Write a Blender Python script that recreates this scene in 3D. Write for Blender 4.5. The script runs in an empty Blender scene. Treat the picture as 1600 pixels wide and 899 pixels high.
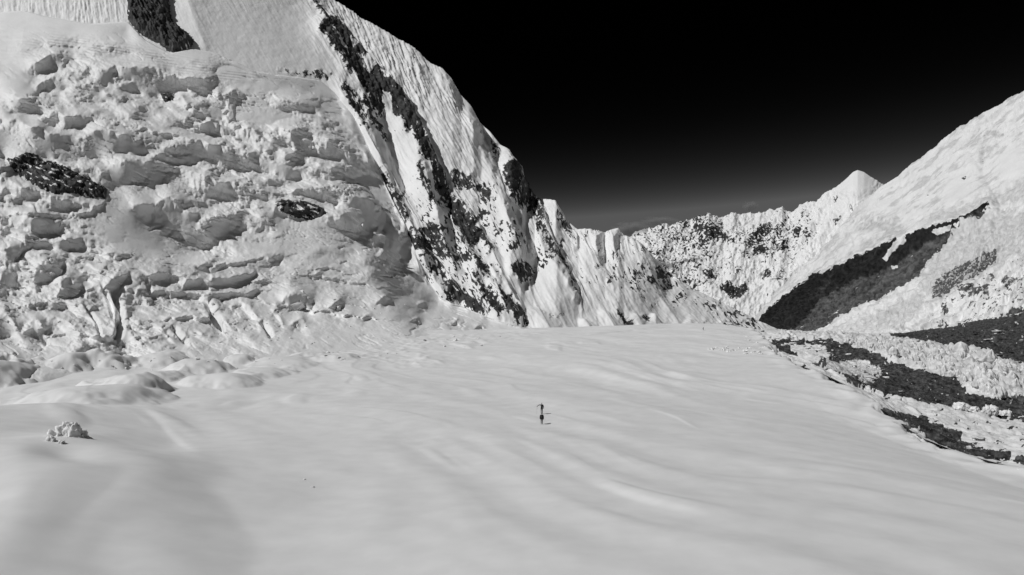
import bpy, math, random, time
import numpy as np
T0 = time.time()
C = bpy.context.scene.collection
F, CX, CY = 1142.0, 800.0, 449.5
H = 18.6
PITCH = math.atan(50.5 / F)
cp, sp = math.cos(PITCH), math.sin(PITCH)
f32 = np.float32

# ------------------------------------------------------------------ helpers
def unproj(px, py, Y):
    """world point at depth Y on the line of sight of a spot in the survey photograph"""
    a = (np.asarray(px, float) - CX) / F
    u = (CY - np.asarray(py, float)) / F
    yy = cp - u * sp
    zz = sp + u * cp
    return np.stack([a / yy * Y, np.broadcast_to(Y, a.shape) * 1.0, H + zz / yy * Y], -1)

def proj(P):
    x, y, z = P[..., 0], P[..., 1], P[..., 2] - H
    fw = y * cp + z * sp
    up = -y * sp + z * cp
    return CX + F * x / fw, CY - F * up / fw

rng0 = np.random.RandomState(7)
PERM = rng0.permutation(256).astype(np.int32)
PERM = np.concatenate([PERM, PERM, PERM])
G3 = rng0.normal(size=(256, 3)); G3 /= np.linalg.norm(G3, axis=1)[:, None]
G3 = G3.astype(f32)
RND = rng0.rand(256, 4).astype(f32)

def perlin(x, y, z):
    xi = np.floor(x); yi = np.floor(y); zi = np.floor(z)
    fx = (x - xi).astype(f32); fy = (y - yi).astype(f32); fz = (z - zi).astype(f32)
    xi = xi.astype(np.int32) & 255; yi = yi.astype(np.int32) & 255; zi = zi.astype(np.int32) & 255
    u = fx * fx * fx * (fx * (fx * 6 - 15) + 10)
    v = fy * fy * fy * (fy * (fy * 6 - 15) + 10)
    w = fz * fz * fz * (fz * (fz * 6 - 15) + 10)
    def g(i, j, k):
        h = PERM[PERM[PERM[xi + i] + yi + j] + zi + k]
        gr = G3[h]
        return gr[..., 0] * (fx - i) + gr[..., 1] * (fy - j) + gr[..., 2] * (fz - k)
    def l(a, b, t): return a + t * (b - a)
    return l(l(l(g(0,0,0), g(1,0,0), u), l(g(0,1,0), g(1,1,0), u), v),
             l(l(g(0,0,1), g(1,0,1), u), l(g(0,1,1), g(1,1,1), u), v), w) * 1.6

def fbm(x, y, z, octv=4, gain=.5):
    r = 0; a = 1.0; s = 1.0
    for i in range(octv):
        r = r + a * perlin(x * s + 13.7 * i, y * s + 7.1 * i, z * s + 3.3 * i)
        a *= gain; s *= 2.07
    return r

def ridged(x, y, z, octv=4, gain=.5):
    r = 0; a = 1.0; s = 1.0; tot = 0
    for i in range(octv):
        n = 1 - np.abs(perlin(x * s + 5.7 * i, y * s + 17.1 * i, z * s + 9.3 * i)) * 1.6
        r = r + a * n * n; tot += a
        a *= gain; s *= 2.1
    return r / tot

def worley(x, y, seed=0):
    """F1, F2 and random numbers of the nearest cell (2D)"""
    xi = np.floor(x).astype(np.int32); yi = np.floor(y).astype(np.int32)
    f1 = np.full(x.shape, 9., f32); f2 = np.full(x.shape, 9., f32)
    idx = np.zeros(x.shape, np.int32)
    for i in (-1, 0, 1):
        for j in (-1, 0, 1):
            h = PERM[PERM[(xi + i + seed * 17) & 255] + ((yi + j) & 255)]
            dx = (xi + i + RND[h, 0] - x).astype(f32); dy = (yi + j + RND[h, 1] - y).astype(f32)
            d = dx * dx + dy * dy
            nearer = d < f1
            f2 = np.where(nearer, f1, np.minimum(f2, d))
            idx = np.where(nearer, h, idx)
            f1 = np.where(nearer, d, f1)
    return np.sqrt(f1), np.sqrt(f2), RND[idx, 2], RND[idx, 3]

def sstep(a, b, x):
    t = np.clip((x - a) / (b - a), 0, 1)
    return t * t * (3 - 2 * t)

def gsmooth(a, s):
    if s <= 0: return a
    k = np.arange(-int(3 * s) - 1, int(3 * s) + 2)
    w = np.exp(-.5 * (k / s) ** 2); w /= w.sum()
    n = len(k) // 2
    return np.convolve(np.pad(a, n, mode='reflect', reflect_type='odd'), w, mode='valid')

def curve(pts, xs, smooth=0):
    """columns of a polyline [(px, v0, v1 ...)] sampled at xs"""
    pts = np.array(pts, float)
    out = []
    sm = smooth / max(1e-6, xs[1] - xs[0])
    for k in range(1, pts.shape[1]):
        out.append(gsmooth(np.interp(xs, pts[:, 0], pts[:, k]), sm))
    return out

def seg_dist(px, py, pts):
    """signed distance to a polyline (positive below / to the right of its run), arc position 0..1"""
    pts = np.array(pts, float)
    L = np.concatenate([[0], np.cumsum(np.linalg.norm(np.diff(pts, axis=0), axis=1))])
    best = np.full(px.shape, 1e9); sgn = np.ones(px.shape); arc = np.zeros(px.shape)
    for i in range(len(pts) - 1):
        ax, ay = pts[i]; bx, by = pts[i + 1]
        dx, dy = bx - ax, by - ay
        l2 = dx * dx + dy * dy + 1e-9
        t = np.clip(((px - ax) * dx + (py - ay) * dy) / l2, 0, 1)
        qx = px - ax - t * dx; qy = py - ay - t * dy
        d = qx * qx + qy * qy
        m = d < best
        best = np.where(m, d, best)
        sgn = np.where(m, np.sign(dx * qy - dy * qx), sgn)
        arc = np.where(m, (L[i] + t * (L[i + 1] - L[i])) / L[-1], arc)
    return np.sqrt(best) * np.where(sgn == 0, 1, sgn), arc

def poly_sd(px, py, poly):
    """signed distance to a polygon, positive inside"""
    poly = [tuple(p) for p in poly]
    d, _ = seg_dist(px, py, poly + [poly[0]])
    ins = np.zeros(px.shape, bool)
    n = len(poly)
    for i in range(n):
        ax, ay = poly[i]; bx, by = poly[(i + 1) % n]
        if ay == by: continue
        c = ((ay > py) != (by > py)) & (px < (bx - ax) * (py - ay) / (by - ay) + ax)
        ins ^= c
    return np.where(ins, np.abs(d), -np.abs(d))

def window(px, py, pts, margin):
    pts = np.array(pts, float)[:, :2]
    lo = pts.min(0) - margin; hi = pts.max(0) + margin
    return (px > lo[0]) & (px < hi[0]) & (py > lo[1]) & (py < hi[1])

def add_stroke(D, px, py, pts, fn, margin):
    m = window(px, py, pts, margin)
    if not m.any(): return
    s, a = chord_dist(px[m], py[m], pts)
    D[m] += fn(s, a)

def chord_dist(px, py, pts):
    """offset from a gently bent line, measured square to its chord, and the position 0..1 along it"""
    p = np.array(pts, float)
    d = p[-1] - p[0]; Lc = np.linalg.norm(d); d /= Lc
    n = np.array([-d[1], d[0]])
    t = (p - p[0]) @ d; o = (p - p[0]) @ n
    t = np.maximum.accumulate(t + np.arange(len(t)) * 1e-4)
    tt = np.linspace(-.0, Lc, 60)
    oo = gsmooth(np.interp(tt, t, o), 1.2)
    sl = np.gradient(oo, tt)
    qx = px - p[0, 0]; qy = py - p[0, 1]
    ta = qx * d[0] + qy * d[1]
    s = (qx * n[0] + qy * n[1] - np.interp(ta, tt, oo)) / np.sqrt(1 + np.interp(ta, tt, sl) ** 2)
    return s, np.clip(ta / Lc, 0, 1)

def scarp(D, px, py, edge, drop, back=2.2, face=1.0, endfade=.2, depth_scale=1.0):
    """a cliff: rises gently to its edge from behind, falls off below it (sizes in photo pixels)"""
    edge = [(x, y + drop * .35) for x, y in edge]
    def fn(s, a):
        e = np.clip(np.minimum(a, 1 - a) / endfade, 0, 1)
        h = drop * .55 * depth_scale * (e * (2 - e))
        up = np.exp(np.minimum(s, 0) / (.6 * back * drop))
        t = np.clip(s / (face * drop), 0, 1)
        return h * np.where(s < 0, up, (1 - t) ** 1.5)
    add_stroke(D, px, py, edge, fn, back * drop * 3)

def slot(D, px, py, pts, width, depth):
    def fn(s, a):
        e = np.clip(np.minimum(a, 1 - a) / .2, 0, 1)
        return -depth * e * np.exp(-(np.abs(s) / width) ** 3)
    add_stroke(D, px, py, pts, fn, width * 4)

def rib(D, px, py, pts, h, wl, wr, sharp=1.0):
    """a crest: wide on its left, steep on its right"""
    def fn(s, a):
        e = np.clip(np.minimum(a, 1 - a) / .12, 0, 1)
        # running downwards, right of travel in photo space has negative sign -> left of picture positive
        left = s > 0
        v = np.where(left, np.exp(-np.abs(s) / wl), np.clip(1 - np.abs(s) / wr, 0, 1) ** sharp)
        return h * e * v
    add_stroke(D, px, py, pts, fn, max(wl * 3, wr * 2))

def idw(px, py, pts, power=3.0, soft=12.0):
    num = np.zeros(px.shape, f32); den = np.zeros(px.shape, f32)
    for x, y, v in pts:
        w = (((px - x) ** 2 + (py - y) ** 2 + soft * soft) ** (-power / 2)).astype(f32)
        num += w * v; den += w
    return num / den

class Slopes:
    """a map of how steep a hillside is (fy: 1 = as the plain hillside, 0 = sheer) and how far it turns
    to the right (gx: tangent of the yaw), integrated into one continuous relief of depth"""
    def __init__(self, xs, py_mesh, Y_mesh, y0, y1):
        self.xs = xs; self.ys = np.arange(y0, y1, xs[1] - xs[0]); st = self.ys[1] - self.ys[0]; self.st = st
        self.px, self.py = np.meshgrid(xs, self.ys); self.z = np.zeros_like(self.px)
        self.pm = py_mesh
        lw = np.log(Y_mesh)
        m = -F * np.gradient(lw, axis=0) / (np.gradient(py_mesh, axis=0) - 1e-9)
        self.mb = np.stack([np.interp(self.ys, py_mesh[::-1, j], m[::-1, j]) for j in range(len(xs))], 1)
        self.fy = np.ones(self.px.shape); self.gx = np.zeros(self.px.shape)
    def face(self, poly, fy=.2, gx=.6, soft=1.3, warp=1.0, k=1.0):
        m = window(self.px, self.py, poly, 8)
        sd = poly_sd(self.px[m] + warp * self.wa[m], self.py[m] + warp * self.wb[m], poly)
        a = sstep(-soft, soft, sd) * k
        self.fy[m] = self.fy[m] * (1 - a) + fy * a
        self.gx[m] = self.gx[m] * (1 - a) + gx * a
    def solve(self, lam=.15, hp=60, gain=1.0):
        k = int(hp / self.st)
        lo = lambda a: smooth_axis(smooth_axis(a, k // 2, 0), k // 2, 1)
        q = self.fy / np.maximum(lo(self.fy), .25) - 1
        ry = -(self.mb * (q - lo(q))) / F * self.st * gain        # per row, downwards
        rx = (self.gx - lo(self.gx)) / F * self.st * gain
        p = 64
        ry = np.pad(ry, p); rx = np.pad(rx, p)
        ky = 2 * np.pi * np.fft.fftfreq(ry.shape[0])[:, None]; kx = 2 * np.pi * np.fft.fftfreq(ry.shape[1])[None, :]
        iy = np.exp(1j * ky) - 1; ix = np.exp(1j * kx) - 1
        den = np.abs(iy) ** 2 + lam * np.abs(ix) ** 2; den[0, 0] = 1
        w = np.fft.ifft2((np.conj(iy) * np.fft.fft2(ry) + lam * np.conj(ix) * np.fft.fft2(rx)) / den).real[p:-p, p:-p]
        return np.stack([np.interp(self.pm[:, j], self.ys, w[:, j]) for j in range(len(self.xs))], 1)

def grid_normals(P):
    du = np.gradient(P, axis=1); dv = np.gradient(P, axis=0)
    n = np.cross(du, dv)
    n /= np.linalg.norm(n, axis=-1)[..., None] + 1e-12
    s = np.sign((n * (np.array([0, 0, H]) - P)).sum(-1))
    return n * s[..., None]

def smooth_axis(A, k, axis, it=2):
    for _ in range(it):
        c = np.cumsum(np.concatenate([np.repeat(np.take(A, [0], axis), k + 1, axis), A, np.repeat(np.take(A, [-1], axis), k, axis)], axis), axis)
        n = A.shape[axis]
        A = (np.take(c, range(2 * k + 1, 2 * k + 1 + n), axis) - np.take(c, range(0, n), axis)) / (2 * k + 1)
    return A

def grid_mesh(name, P, attrs=None, keep=None):
    M, N = P.shape[:2]
    idx = np.arange(M * N).reshape(M, N)
    q = np.stack([idx[:-1, :-1], idx[:-1, 1:], idx[1:, 1:], idx[1:, :-1]], -1)
    q = q[keep] if keep is not None else q.reshape(-1, 4)
    P2 = P.reshape(-1, 3)
    if keep is not None:
        used, inv = np.unique(q, return_inverse=True)
        q = inv.reshape(-1, 4); P2 = P2[used]
    me = bpy.data.meshes.new(name)
    me.vertices.add(len(P2)); me.vertices.foreach_set('co', P2.astype(f32).ravel())
    me.loops.add(q.size); me.loops.foreach_set('vertex_index', q.astype(np.int32).ravel())
    me.polygons.add(len(q))
    me.polygons.foreach_set('loop_start', np.arange(0, q.size, 4, dtype=np.int32))
    me.polygons.foreach_set('use_smooth', np.ones(len(q), bool))
    for k, v in (attrs or {}).items():
        v = v.reshape(-1)
        if keep is not None: v = v[used]
        at = me.attributes.new(k, 'FLOAT', 'POINT'); at.data.foreach_set('value', v.astype(f32))
    me.update(); me.validate()
    return me

def link(name, me, mats, parent=None):
    o = bpy.data.objects.new(name, me); C.objects.link(o)
    for m in (mats if isinstance(mats, (list, tuple)) else [mats]): me.materials.append(m)
    if parent: o.parent = parent
    return o

def tag(o, label, cat, group=None, kind=None):
    if label: o['label'] = label
    if cat: o['category'] = cat
    if group: o['group'] = group
    if cat and not kind: kind = 'thing'
    if kind: o['kind'] = kind
    return o

# ------------------------------------------------------------------ materials
def terrain_mat(name, noise_scale, bump_dist, snow=.84, rock=(.02, .12), bump=.35):
    m = bpy.data.materials.new(name); m.use_nodes = True
    nt = m.node_tree; N = nt.nodes; L = nt.links
    b = N['Principled BSDF']
    b.inputs['Roughness'].default_value = .75
    b.inputs['Specular IOR Level'].default_value = .15
    tc = N.new('ShaderNodeNewGeometry')
    at = N.new('ShaderNodeAttribute'); at.attribute_name = 'rock'
    ic = N.new('ShaderNodeAttribute'); ic.attribute_name = 'ice'
    n1 = N.new('ShaderNodeTexNoise'); n1.inputs['Scale'].default_value = noise_scale
    n1.inputs['Detail'].default_value = 6; n1.inputs['Roughness'].default_value = .62
    L.new(tc.outputs['Position'], n1.inputs['Vector'])
    n2 = N.new('ShaderNodeTexNoise'); n2.inputs['Scale'].default_value = noise_scale * .23
    n2.inputs['Detail'].default_value = 5
    L.new(tc.outputs['Position'], n2.inputs['Vector'])
    # rock grain
    rr = N.new('ShaderNodeMapRange'); rr.inputs['From Min'].default_value = .3; rr.inputs['From Max'].default_value = .72
    rr.inputs['To Min'].default_value = rock[0]; rr.inputs['To Max'].default_value = rock[1]
    L.new(n1.outputs['Fac'], rr.inputs['Value'])
    tn = N.new('ShaderNodeAttribute'); tn.attribute_name = 'tone'
    tm = N.new('ShaderNodeMapRange'); tm.inputs['From Min'].default_value = -1; tm.inputs['To Min'].default_value = .35; tm.inputs['To Max'].default_value = 1.75; L.new(tn.outputs['Fac'], tm.inputs['Value'])
    rt = N.new('ShaderNodeMath'); rt.operation = 'MULTIPLY'; L.new(rr.outputs['Result'], rt.inputs[0]); L.new(tm.outputs['Result'], rt.inputs[1])
    # snow: slight age variation
    sr = N.new('ShaderNodeMapRange'); sr.inputs['From Min'].default_value = .3; sr.inputs['From Max'].default_value = .7
    sr.inputs['To Min'].default_value = snow - .05; sr.inputs['To Max'].default_value = snow + .03
    L.new(n2.outputs['Fac'], sr.inputs['Value'])
    icm = N.new('ShaderNodeMapRange'); icm.inputs['From Min'].default_value = .3; icm.inputs['From Max'].default_value = .7
    icm.inputs['To Min'].default_value = .42; icm.inputs['To Max'].default_value = .62
    L.new(n1.outputs['Fac'], icm.inputs['Value'])
    mi = N.new('ShaderNodeMix'); mi.data_type = 'FLOAT'
    L.new(ic.outputs['Fac'], mi.inputs['Factor']); L.new(sr.outputs['Result'], mi.inputs['A']); L.new(icm.outputs['Result'], mi.inputs['B'])
    # sharpen the rock mask with grain
    ad = N.new('ShaderNodeMath'); ad.operation = 'MULTIPLY_ADD'; ad.inputs[1].default_value = .5; ad.inputs[2].default_value = -.25
    L.new(n1.outputs['Fac'], ad.inputs[0])
    a2 = N.new('ShaderNodeMath'); a2.operation = 'ADD'
    L.new(at.outputs['Fac'], a2.inputs[0]); L.new(ad.outputs[0], a2.inputs[1])
    ms = N.new('ShaderNodeMapRange'); ms.interpolation_type = 'SMOOTHSTEP'
    ms.inputs['From Min'].default_value = .4; ms.inputs['From Max'].default_value = .6
    L.new(a2.outputs[0], ms.inputs['Value'])
    mx = N.new('ShaderNodeMix'); mx.data_type = 'FLOAT'
    L.new(ms.outputs['Result'], mx.inputs['Factor']); L.new(mi.outputs['Result'], mx.inputs['A']); L.new(rt.outputs[0], mx.inputs['B'])
    cb = N.new('ShaderNodeCombineColor')
    for k in range(3): L.new(mx.outputs['Result'], cb.inputs[k])
    L.new(cb.outputs['Color'], b.inputs['Base Color'])
    bp = N.new('ShaderNodeBump'); bp.inputs['Distance'].default_value = bump_dist
    bs = N.new('ShaderNodeMapRange'); bs.inputs['To Min'].default_value = bump * .35; bs.inputs['To Max'].default_value = min(1, bump * 2)
    L.new(ms.outputs['Result'], bs.inputs['Value']); L.new(bs.outputs['Result'], bp.inputs['Strength'])
    L.new(n1.outputs['Fac'], bp.inputs['Height']); L.new(bp.outputs['Normal'], b.inputs['Normal'])
    return m

def plain(name, v, rough=.8):
    m = bpy.data.materials.new(name); m.use_nodes = True
    N = m.node_tree.nodes; L = m.node_tree.links
    b = N['Principled BSDF']; b.inputs['Roughness'].default_value = rough
    n = N.new('ShaderNodeTexNoise'); n.inputs['Scale'].default_value = 14
    r = N.new('ShaderNodeMapRange'); r.inputs['To Min'].default_value = v * .75; r.inputs['To Max'].default_value = v * 1.25
    L.new(n.outputs['Fac'], r.inputs['Value'])
    cb = N.new('ShaderNodeCombineColor')
    for k in range(3): L.new(r.outputs['Result'], cb.inputs[k])
    L.new(cb.outputs['Color'], b.inputs['Base Color'])
    return m

M_field = terrain_mat('wind_packed_snow', 1.2, .05, snow=.80, bump=.25)
M_ice = terrain_mat('icefall_snow', .35, .8, snow=.84, bump=.4)
M_wall = terrain_mat('mountain_snow_and_rock', .2, 1.5, snow=.86, rock=(.012, .10), bump=.55)
M_far = terrain_mat('far_snow_and_rock', .04, 8.0, snow=.79, rock=(.01, .075), bump=.4)
M_right = terrain_mat('right_snow_and_rock', .16, 2.0, snow=.79, rock=(.015, .10), bump=.4)
M_mor = terrain_mat('moraine_rubble', .6, .6, snow=.80, rock=(.012, .11), bump=.8)
M_serac = terrain_mat('glacier_ice', .5, .5, snow=.84, bump=.4)

# ------------------------------------------------------------------ A: the glacier snowfield
EDGE = [(1176,514),(1188,521),(1198,533),(1208,549),(1240,566),(1277,578),(1333,604),(1400,655),(1440,682),(1500,706),(1560,722),(1620,735),(1800,800)]

def base_h(x, y):
    r = (12.6 + .030 * np.clip(x, -30, 130)) * sstep(120, 440, y) - 40 * sstep(430, 1000, y) * 1.0
    r = r + .0016 * np.minimum(0, x + 20) ** 2 * sstep(100, 300, y) * .25      # banks up towards the icefall
    r = r - .0011 * np.clip(x - 4, 0, 70) ** 2 * (1 - sstep(110, 260, y))
    return r

def ray_ground(px, py, hf=base_h):
    """depth where the line of sight meets the snowfield"""
    px = np.asarray(px, float); py = np.asarray(py, float)
    Y = np.full(px.shape, 30.0); done = np.zeros(px.shape, bool); out = np.full(px.shape, 440.0)
    for k in range(900):
        Yk = 20 * 1.004 ** k
        P = unproj(px, py, Yk)
        below = (P[..., 2] < hf(P[..., 0], P[..., 1])) & ~done
        out[below] = Yk; done |= below
        if Yk > 445: break
    return out

xsA = np.arange(-420, 2020, 2.6)
ysA = np.concatenate([np.linspace(16, 60, 90), 60 * np.exp(np.linspace(0, math.log(440 / 60), 640))[1:], np.linspace(440, 1000, 60)[1:]])
X = ((xsA[None, :] - CX) / F) * ysA[:, None] / cp
Yg = np.repeat(ysA[:, None], len(xsA), 1)
Zg = base_h(X, Yg)
PA = np.stack([X, Yg, Zg], -1)
pxA, pyA = proj(PA)
DA = np.zeros(pxA.shape)
# undulations, drawn out along the wind: two families
wxA = 14 * perlin(X / 40, Yg / 45, 0 * X + 61); wyA = 14 * perlin(X / 40, Yg / 45, 0 * X + 71)
ca, sa = math.cos(math.radians(-58)), math.sin(math.radians(-58))
u = (X + wxA) * ca + (Yg + wyA) * sa; v = -(X + wxA) * sa + (Yg + wyA) * ca
z0 = np.zeros_like(u)
near = sstep(30, 90, Yg)
DA += .9 * perlin(u / 70, v / 24, z0 + 1.3)
DA += .42 * perlin(u / 24, v / 9, z0 + 4.1) * (.4 + .9 * sstep(-.4, .5, perlin(X / 50, Yg / 60, z0 + 12)))
DA += .10 * perlin(u / 12, v / 3.6, z0 + 7.7) * sstep(-.3, .4, perlin(X / 40, Yg / 40, z0 + 2))
far_m = sstep(150, 260, Yg)
DA += far_m * (.5 * perlin(X / 45, Yg / 12, z0 + 9.3) + .22 * ridged(X / 22, Yg / 6, z0 + 3.3, 3) * sstep(0, .5, perlin(X / 60, Yg / 50, z0 + 5)))
DA += .9 * perlin(X / 80, Yg / 60, z0 + 19.3)
DA += .30 * sstep(.0, .7, perlin(u / 22, v / 6.5, z0 + 41)) * sstep(-.1, .5, perlin(X / 25, Yg / 25, z0 + 43)) * sstep(45, 80, Yg)
# sharp little drift lips in the middle distance
lip = np.mod(v / 11 + .8 * perlin(X / 30, Yg / 30, z0 + 31), 1.0)
DA += .20 * lip * (1 - sstep(.86, 1.0, lip)) * sstep(.05, .5, perlin(X / 35 + 9, Yg / 35, z0 + 2.2)) * sstep(80, 140, Yg)

# mounds on the left, traced
def mound(px, py, wpx, hpx, asp=1.0, power=2.0, rot=0):
    Y0 = float(ray_ground(np.array([px]), np.array([py]))[0])
    x0 = float(unproj(px, py, Y0)[0]); r = wpx * Y0 / F
    c, s = math.cos(rot), math.sin(rot)
    dx = (X - x0); dy = (Yg - Y0)
    a = (dx * c + dy * s) / r; b = (-dx * s + dy * c) / (r * asp)
    d2 = a * a + b * b
    return hpx * Y0 / F * np.exp(-d2 ** (power / 2))
for m in [(60,775,330,40,1.0,2.4), (120,660,150,14,1.0,2.2), (-150,700,260,70,1.2,2.2)]:
    DA += mound(m[0], m[1], m[2], m[3] * (.8 if m[1] > 650 else .45), *m[4:])
# drift lips in the left foreground (sharp crest, lee side to the lower right)
def lips(D, pts, hpx, back, face):
    def fn(s, a):
        e = np.clip(np.minimum(a, 1 - a) / .3, 0, 1); e = e * e * (3 - 2 * e)
        return hpx * e * np.where(s < 0, np.exp(s / back), 1 - sstep(0, face, s))
    T = np.zeros(D.shape); add_stroke(T, pxA, pyA, pts, fn, back * 4)
    D += T * Yg / F


T = np.zeros(DA.shape)
def chan(s_, a):
    e = np.clip(np.minimum(a, 1 - a) / .35, 0, 1); e = e * e * (3 - 2 * e)
    return -2.6 * e * np.exp(-(s_ / np.where(s_ > 0, 26, 8)) ** 2)
add_stroke(T, pxA, pyA, [(190,636),(222,655),(252,676),(282,702),(312,728)], chan, 60)
DA += T * Yg / F
xb = -35 + (88 - Yg) * .48 + 2.5 * perlin(Yg / 14, z0, z0 + 3)
sl = .15 * np.clip(np.minimum(xb - X, 20), 0, None)
sl = np.where(X > xb - 20, sl, 3.0 - .02 * np.minimum(xb - 20 - X, 30))
DA += smooth_axis(sl, 5, 1, 2) * (1 - sstep(80, 118, Yg)) + 0
DA -= 1.0 * np.exp(-(((pxA - 100) / 55) ** 2 + ((pyA - 765) / 22) ** 2))
def dome(px, base, wpx, hpx, right=.7, dep=1.0, seed=0):
    """a snow-covered hump: broad on its left, dropping off steeply on its right"""
    global DA
    Y0 = float(ray_ground(np.array([px]), np.array([base]))[0]); Y0 = min(Y0, 300)
    x0 = float(unproj(px, base, Y0)[0]); r = wpx * Y0 / F
    dx = X - x0; dy = (Yg - Y0 - r * dep * .4)
    dx = dx + .38 * r * perlin(X / r * .8, Yg / r * .8, z0 + seed + .3) + .10 * r * perlin(X / r * 3, Yg / r * 3, z0 + seed); dy = dy + .3 * r * perlin(X / r * .8 + 5, Yg / r * .8, z0 + seed + .3)
    a = dx / np.where(dx > 0, r * right, r * 1.3); b = dy / (r * dep * np.where(dy > 0, 2.2, 1.0))
    d = np.sqrt(a * a + b * b) * (1 + .16 * fbm(X / (.5 * r), Yg / (.5 * r), z0 + seed + 9, 3))
    DA += .8 * hpx * Y0 / F * np.where(d < 1, (1 - np.minimum(d, 1) ** 2) ** 1.15, 0)
for q, dm in enumerate([(95,582,48,34,.85), (165,577,30,24,.9), (190,618,70,30,.8,.8), (130,640,120,34,.9,.7), (305,585,44,22,1,1), (350,606,60,20,1,.8), (250,570,50,22,.9), (-20,600,50,40,1.1,1.0), (20,585,30,24,.8), (400,590,44,12,1,1), (440,572,50,12,1,1), (235,600,40,16,.8), (480,560,30,9), (530,566,34,8), (370,566,30,14)]):
    dome(*dm[:4], *(dm[4:] or (.8,)), seed=q * 1.7)
# broken ice lump in the drift on the left
lump = np.exp(-(((pxA - 98) / 26) ** 2 + ((pyA - 668) / 20) ** 2) ** 2)
DA += lump * Yg / F * 2
# small broken patches along the foot of the icefall
foot = np.exp(-((pyA - np.interp(pxA, [0, 300, 600, 830], [560, 556, 545, 522])) / 13) ** 2) * sstep(900, 780, pxA)
DA += foot * (1.0 * ridged(X / 14, Yg / 12, z0 + 3, 3) * sstep(-.1, .4, perlin(X / 28, Yg / 22, z0 + 6)) + .25 * fbm(X / 3, Yg / 3, z0, 3))
for cx_, cy_, w_, h_ in [(650,565,40,8), (560,560,60,8), (480,525,50,12), (625,545,40,8), (735,525,50,6), (690,535,60,6)]:
    g = np.exp(-(((pxA - cx_) / w_) ** 2 + ((pyA - cy_) / h_) ** 2))
    DA += g * .8 * ridged(X / 6, Yg / 8, z0 + 3, 4)
# thin bergschrund-like lips across the middle of the field
for pts, h in [([(555,545),(610,537),(650,535),(720,540),(742,545)], 2.0), ([(640,560),(700,570)], 2), ([(840,542),(900,538),(960,541)], 1.6), ([(900,525),(990,515),(1060,510)], 2.5),
               ([(1150,622),(1165,621),(1195,625),(1235,629)], 1.6), ([(1005,640),(1060,655),(1100,672)], 1.2), ([(850,548),(880,552)], 2), ([(700,540),(745,548)], 2.2)]:
    lips(DA, pts, h, 8, 1.8)
# falls off into the moraine trough on the right
eY = ray_ground([p[0] for p in EDGE], [p[1] for p in EDGE])
eX = [float(unproj(p[0], p[1], y)[0]) for p, y in zip(EDGE, eY)]
EDGE_W = list(zip(eX, eY))
sd, _ = seg_dist(X, Yg, EDGE_W)
# EDGE_W runs towards the camera with x growing: beyond it lies the trough
side = -np.sign((EDGE_W[-1][0] - EDGE_W[0][0]) * 1.0)
beyond = np.where(X > np.interp(Yg, eY[::-1], np.array(eX)[::-1]), 1, -1) * np.abs(sd)
beyond = beyond + 3.2 * fbm(X / 11, Yg / 16, z0 + 5, 5, .62)
DA -= 16 * sstep(-1, 9, beyond) + 12 * sstep(6, 60, beyond)
DA += .9 * np.exp(-((beyond + 2) / 4) ** 2) * (perlin(X / 6, Yg / 6, z0 + 4))
PA[..., 2] += DA
def hA(x, y):
    return base_h(x, y)
o = link('snow_field', grid_mesh('snow_field', PA, {'rock': np.zeros(pxA.shape), 'ice': 0 * lump}), M_field); tag(o, None, None, kind='structure')
print('A', time.time() - T0)

# plain ground under and around everything
gx = np.concatenate([-np.geomspace(20000, 50, 60), np.geomspace(50, 20000, 60)])
GX, GY = np.meshgrid(gx, gx)
GZ = np.where((GY > 12), -42.0, -1.2) + 0 * GX
GZ = np.where(np.abs(GX) > 400, -42, GZ)
PG = np.stack([GX, GY, GZ], -1)
o = link('ground', grid_mesh('ground', PG, {'rock': np.zeros(GX.shape), 'ice': np.zeros(GX.shape)}), M_field); tag(o, None, None, kind='structure')

# ------------------------------------------------------------------ lofted mountain sheets
def loft(xs, rows, counts, sy=0, sY=25, foot=0):
    """rows: polylines [(px, py, Y)] from foot to crest; planar in space between rows"""
    R = [curve(r, xs, 0) for r in rows]
    R = [(gsmooth(a, (sy if i else foot) / (xs[1] - xs[0])), 1 / gsmooth(b, sY / (xs[1] - xs[0]))) for i, (a, b) in enumerate(R)]
    PY, W = [], []
    for k, n in enumerate(counts):
        t = np.linspace(0, 1, n, endpoint=(k == len(counts) - 1))[:, None]
        PY.append(R[k][0] * (1 - t) + R[k + 1][0] * t)
        W.append(R[k][1] * (1 - t) + R[k + 1][1] * t)
    PY = np.concatenate(PY); W = np.concatenate(W)
    PX = np.repeat(xs[None, :], PY.shape[0], 0)
    return PX, PY, 1 / W

def backside(P, n=14, reach=900, fall=700):
    """the far side of a mountain behind its crest"""
    top = P[-1]
    t = (np.linspace(0, 1, n + 1)[1:] ** 1.5)[:, None, None]
    d = np.array([0, reach, -fall]) * t
    return np.concatenate([P, top[None] + d])

def pad_rows(a, n):
    return np.concatenate([a, np.repeat(a[-1:], n, 0)])

TOP = [(-300,40),(0,20),(40,17),(70,26),(140,38),(200,34),(225,62),(265,84),(300,76),(340,84),(400,112),(440,118),(500,126),(530,150),(552,178),(570,215),(590,262),(612,310),(634,352),(652,400),(668,440),(690,466),(760,495),(800,508),(835,517),(900,523)]
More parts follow.
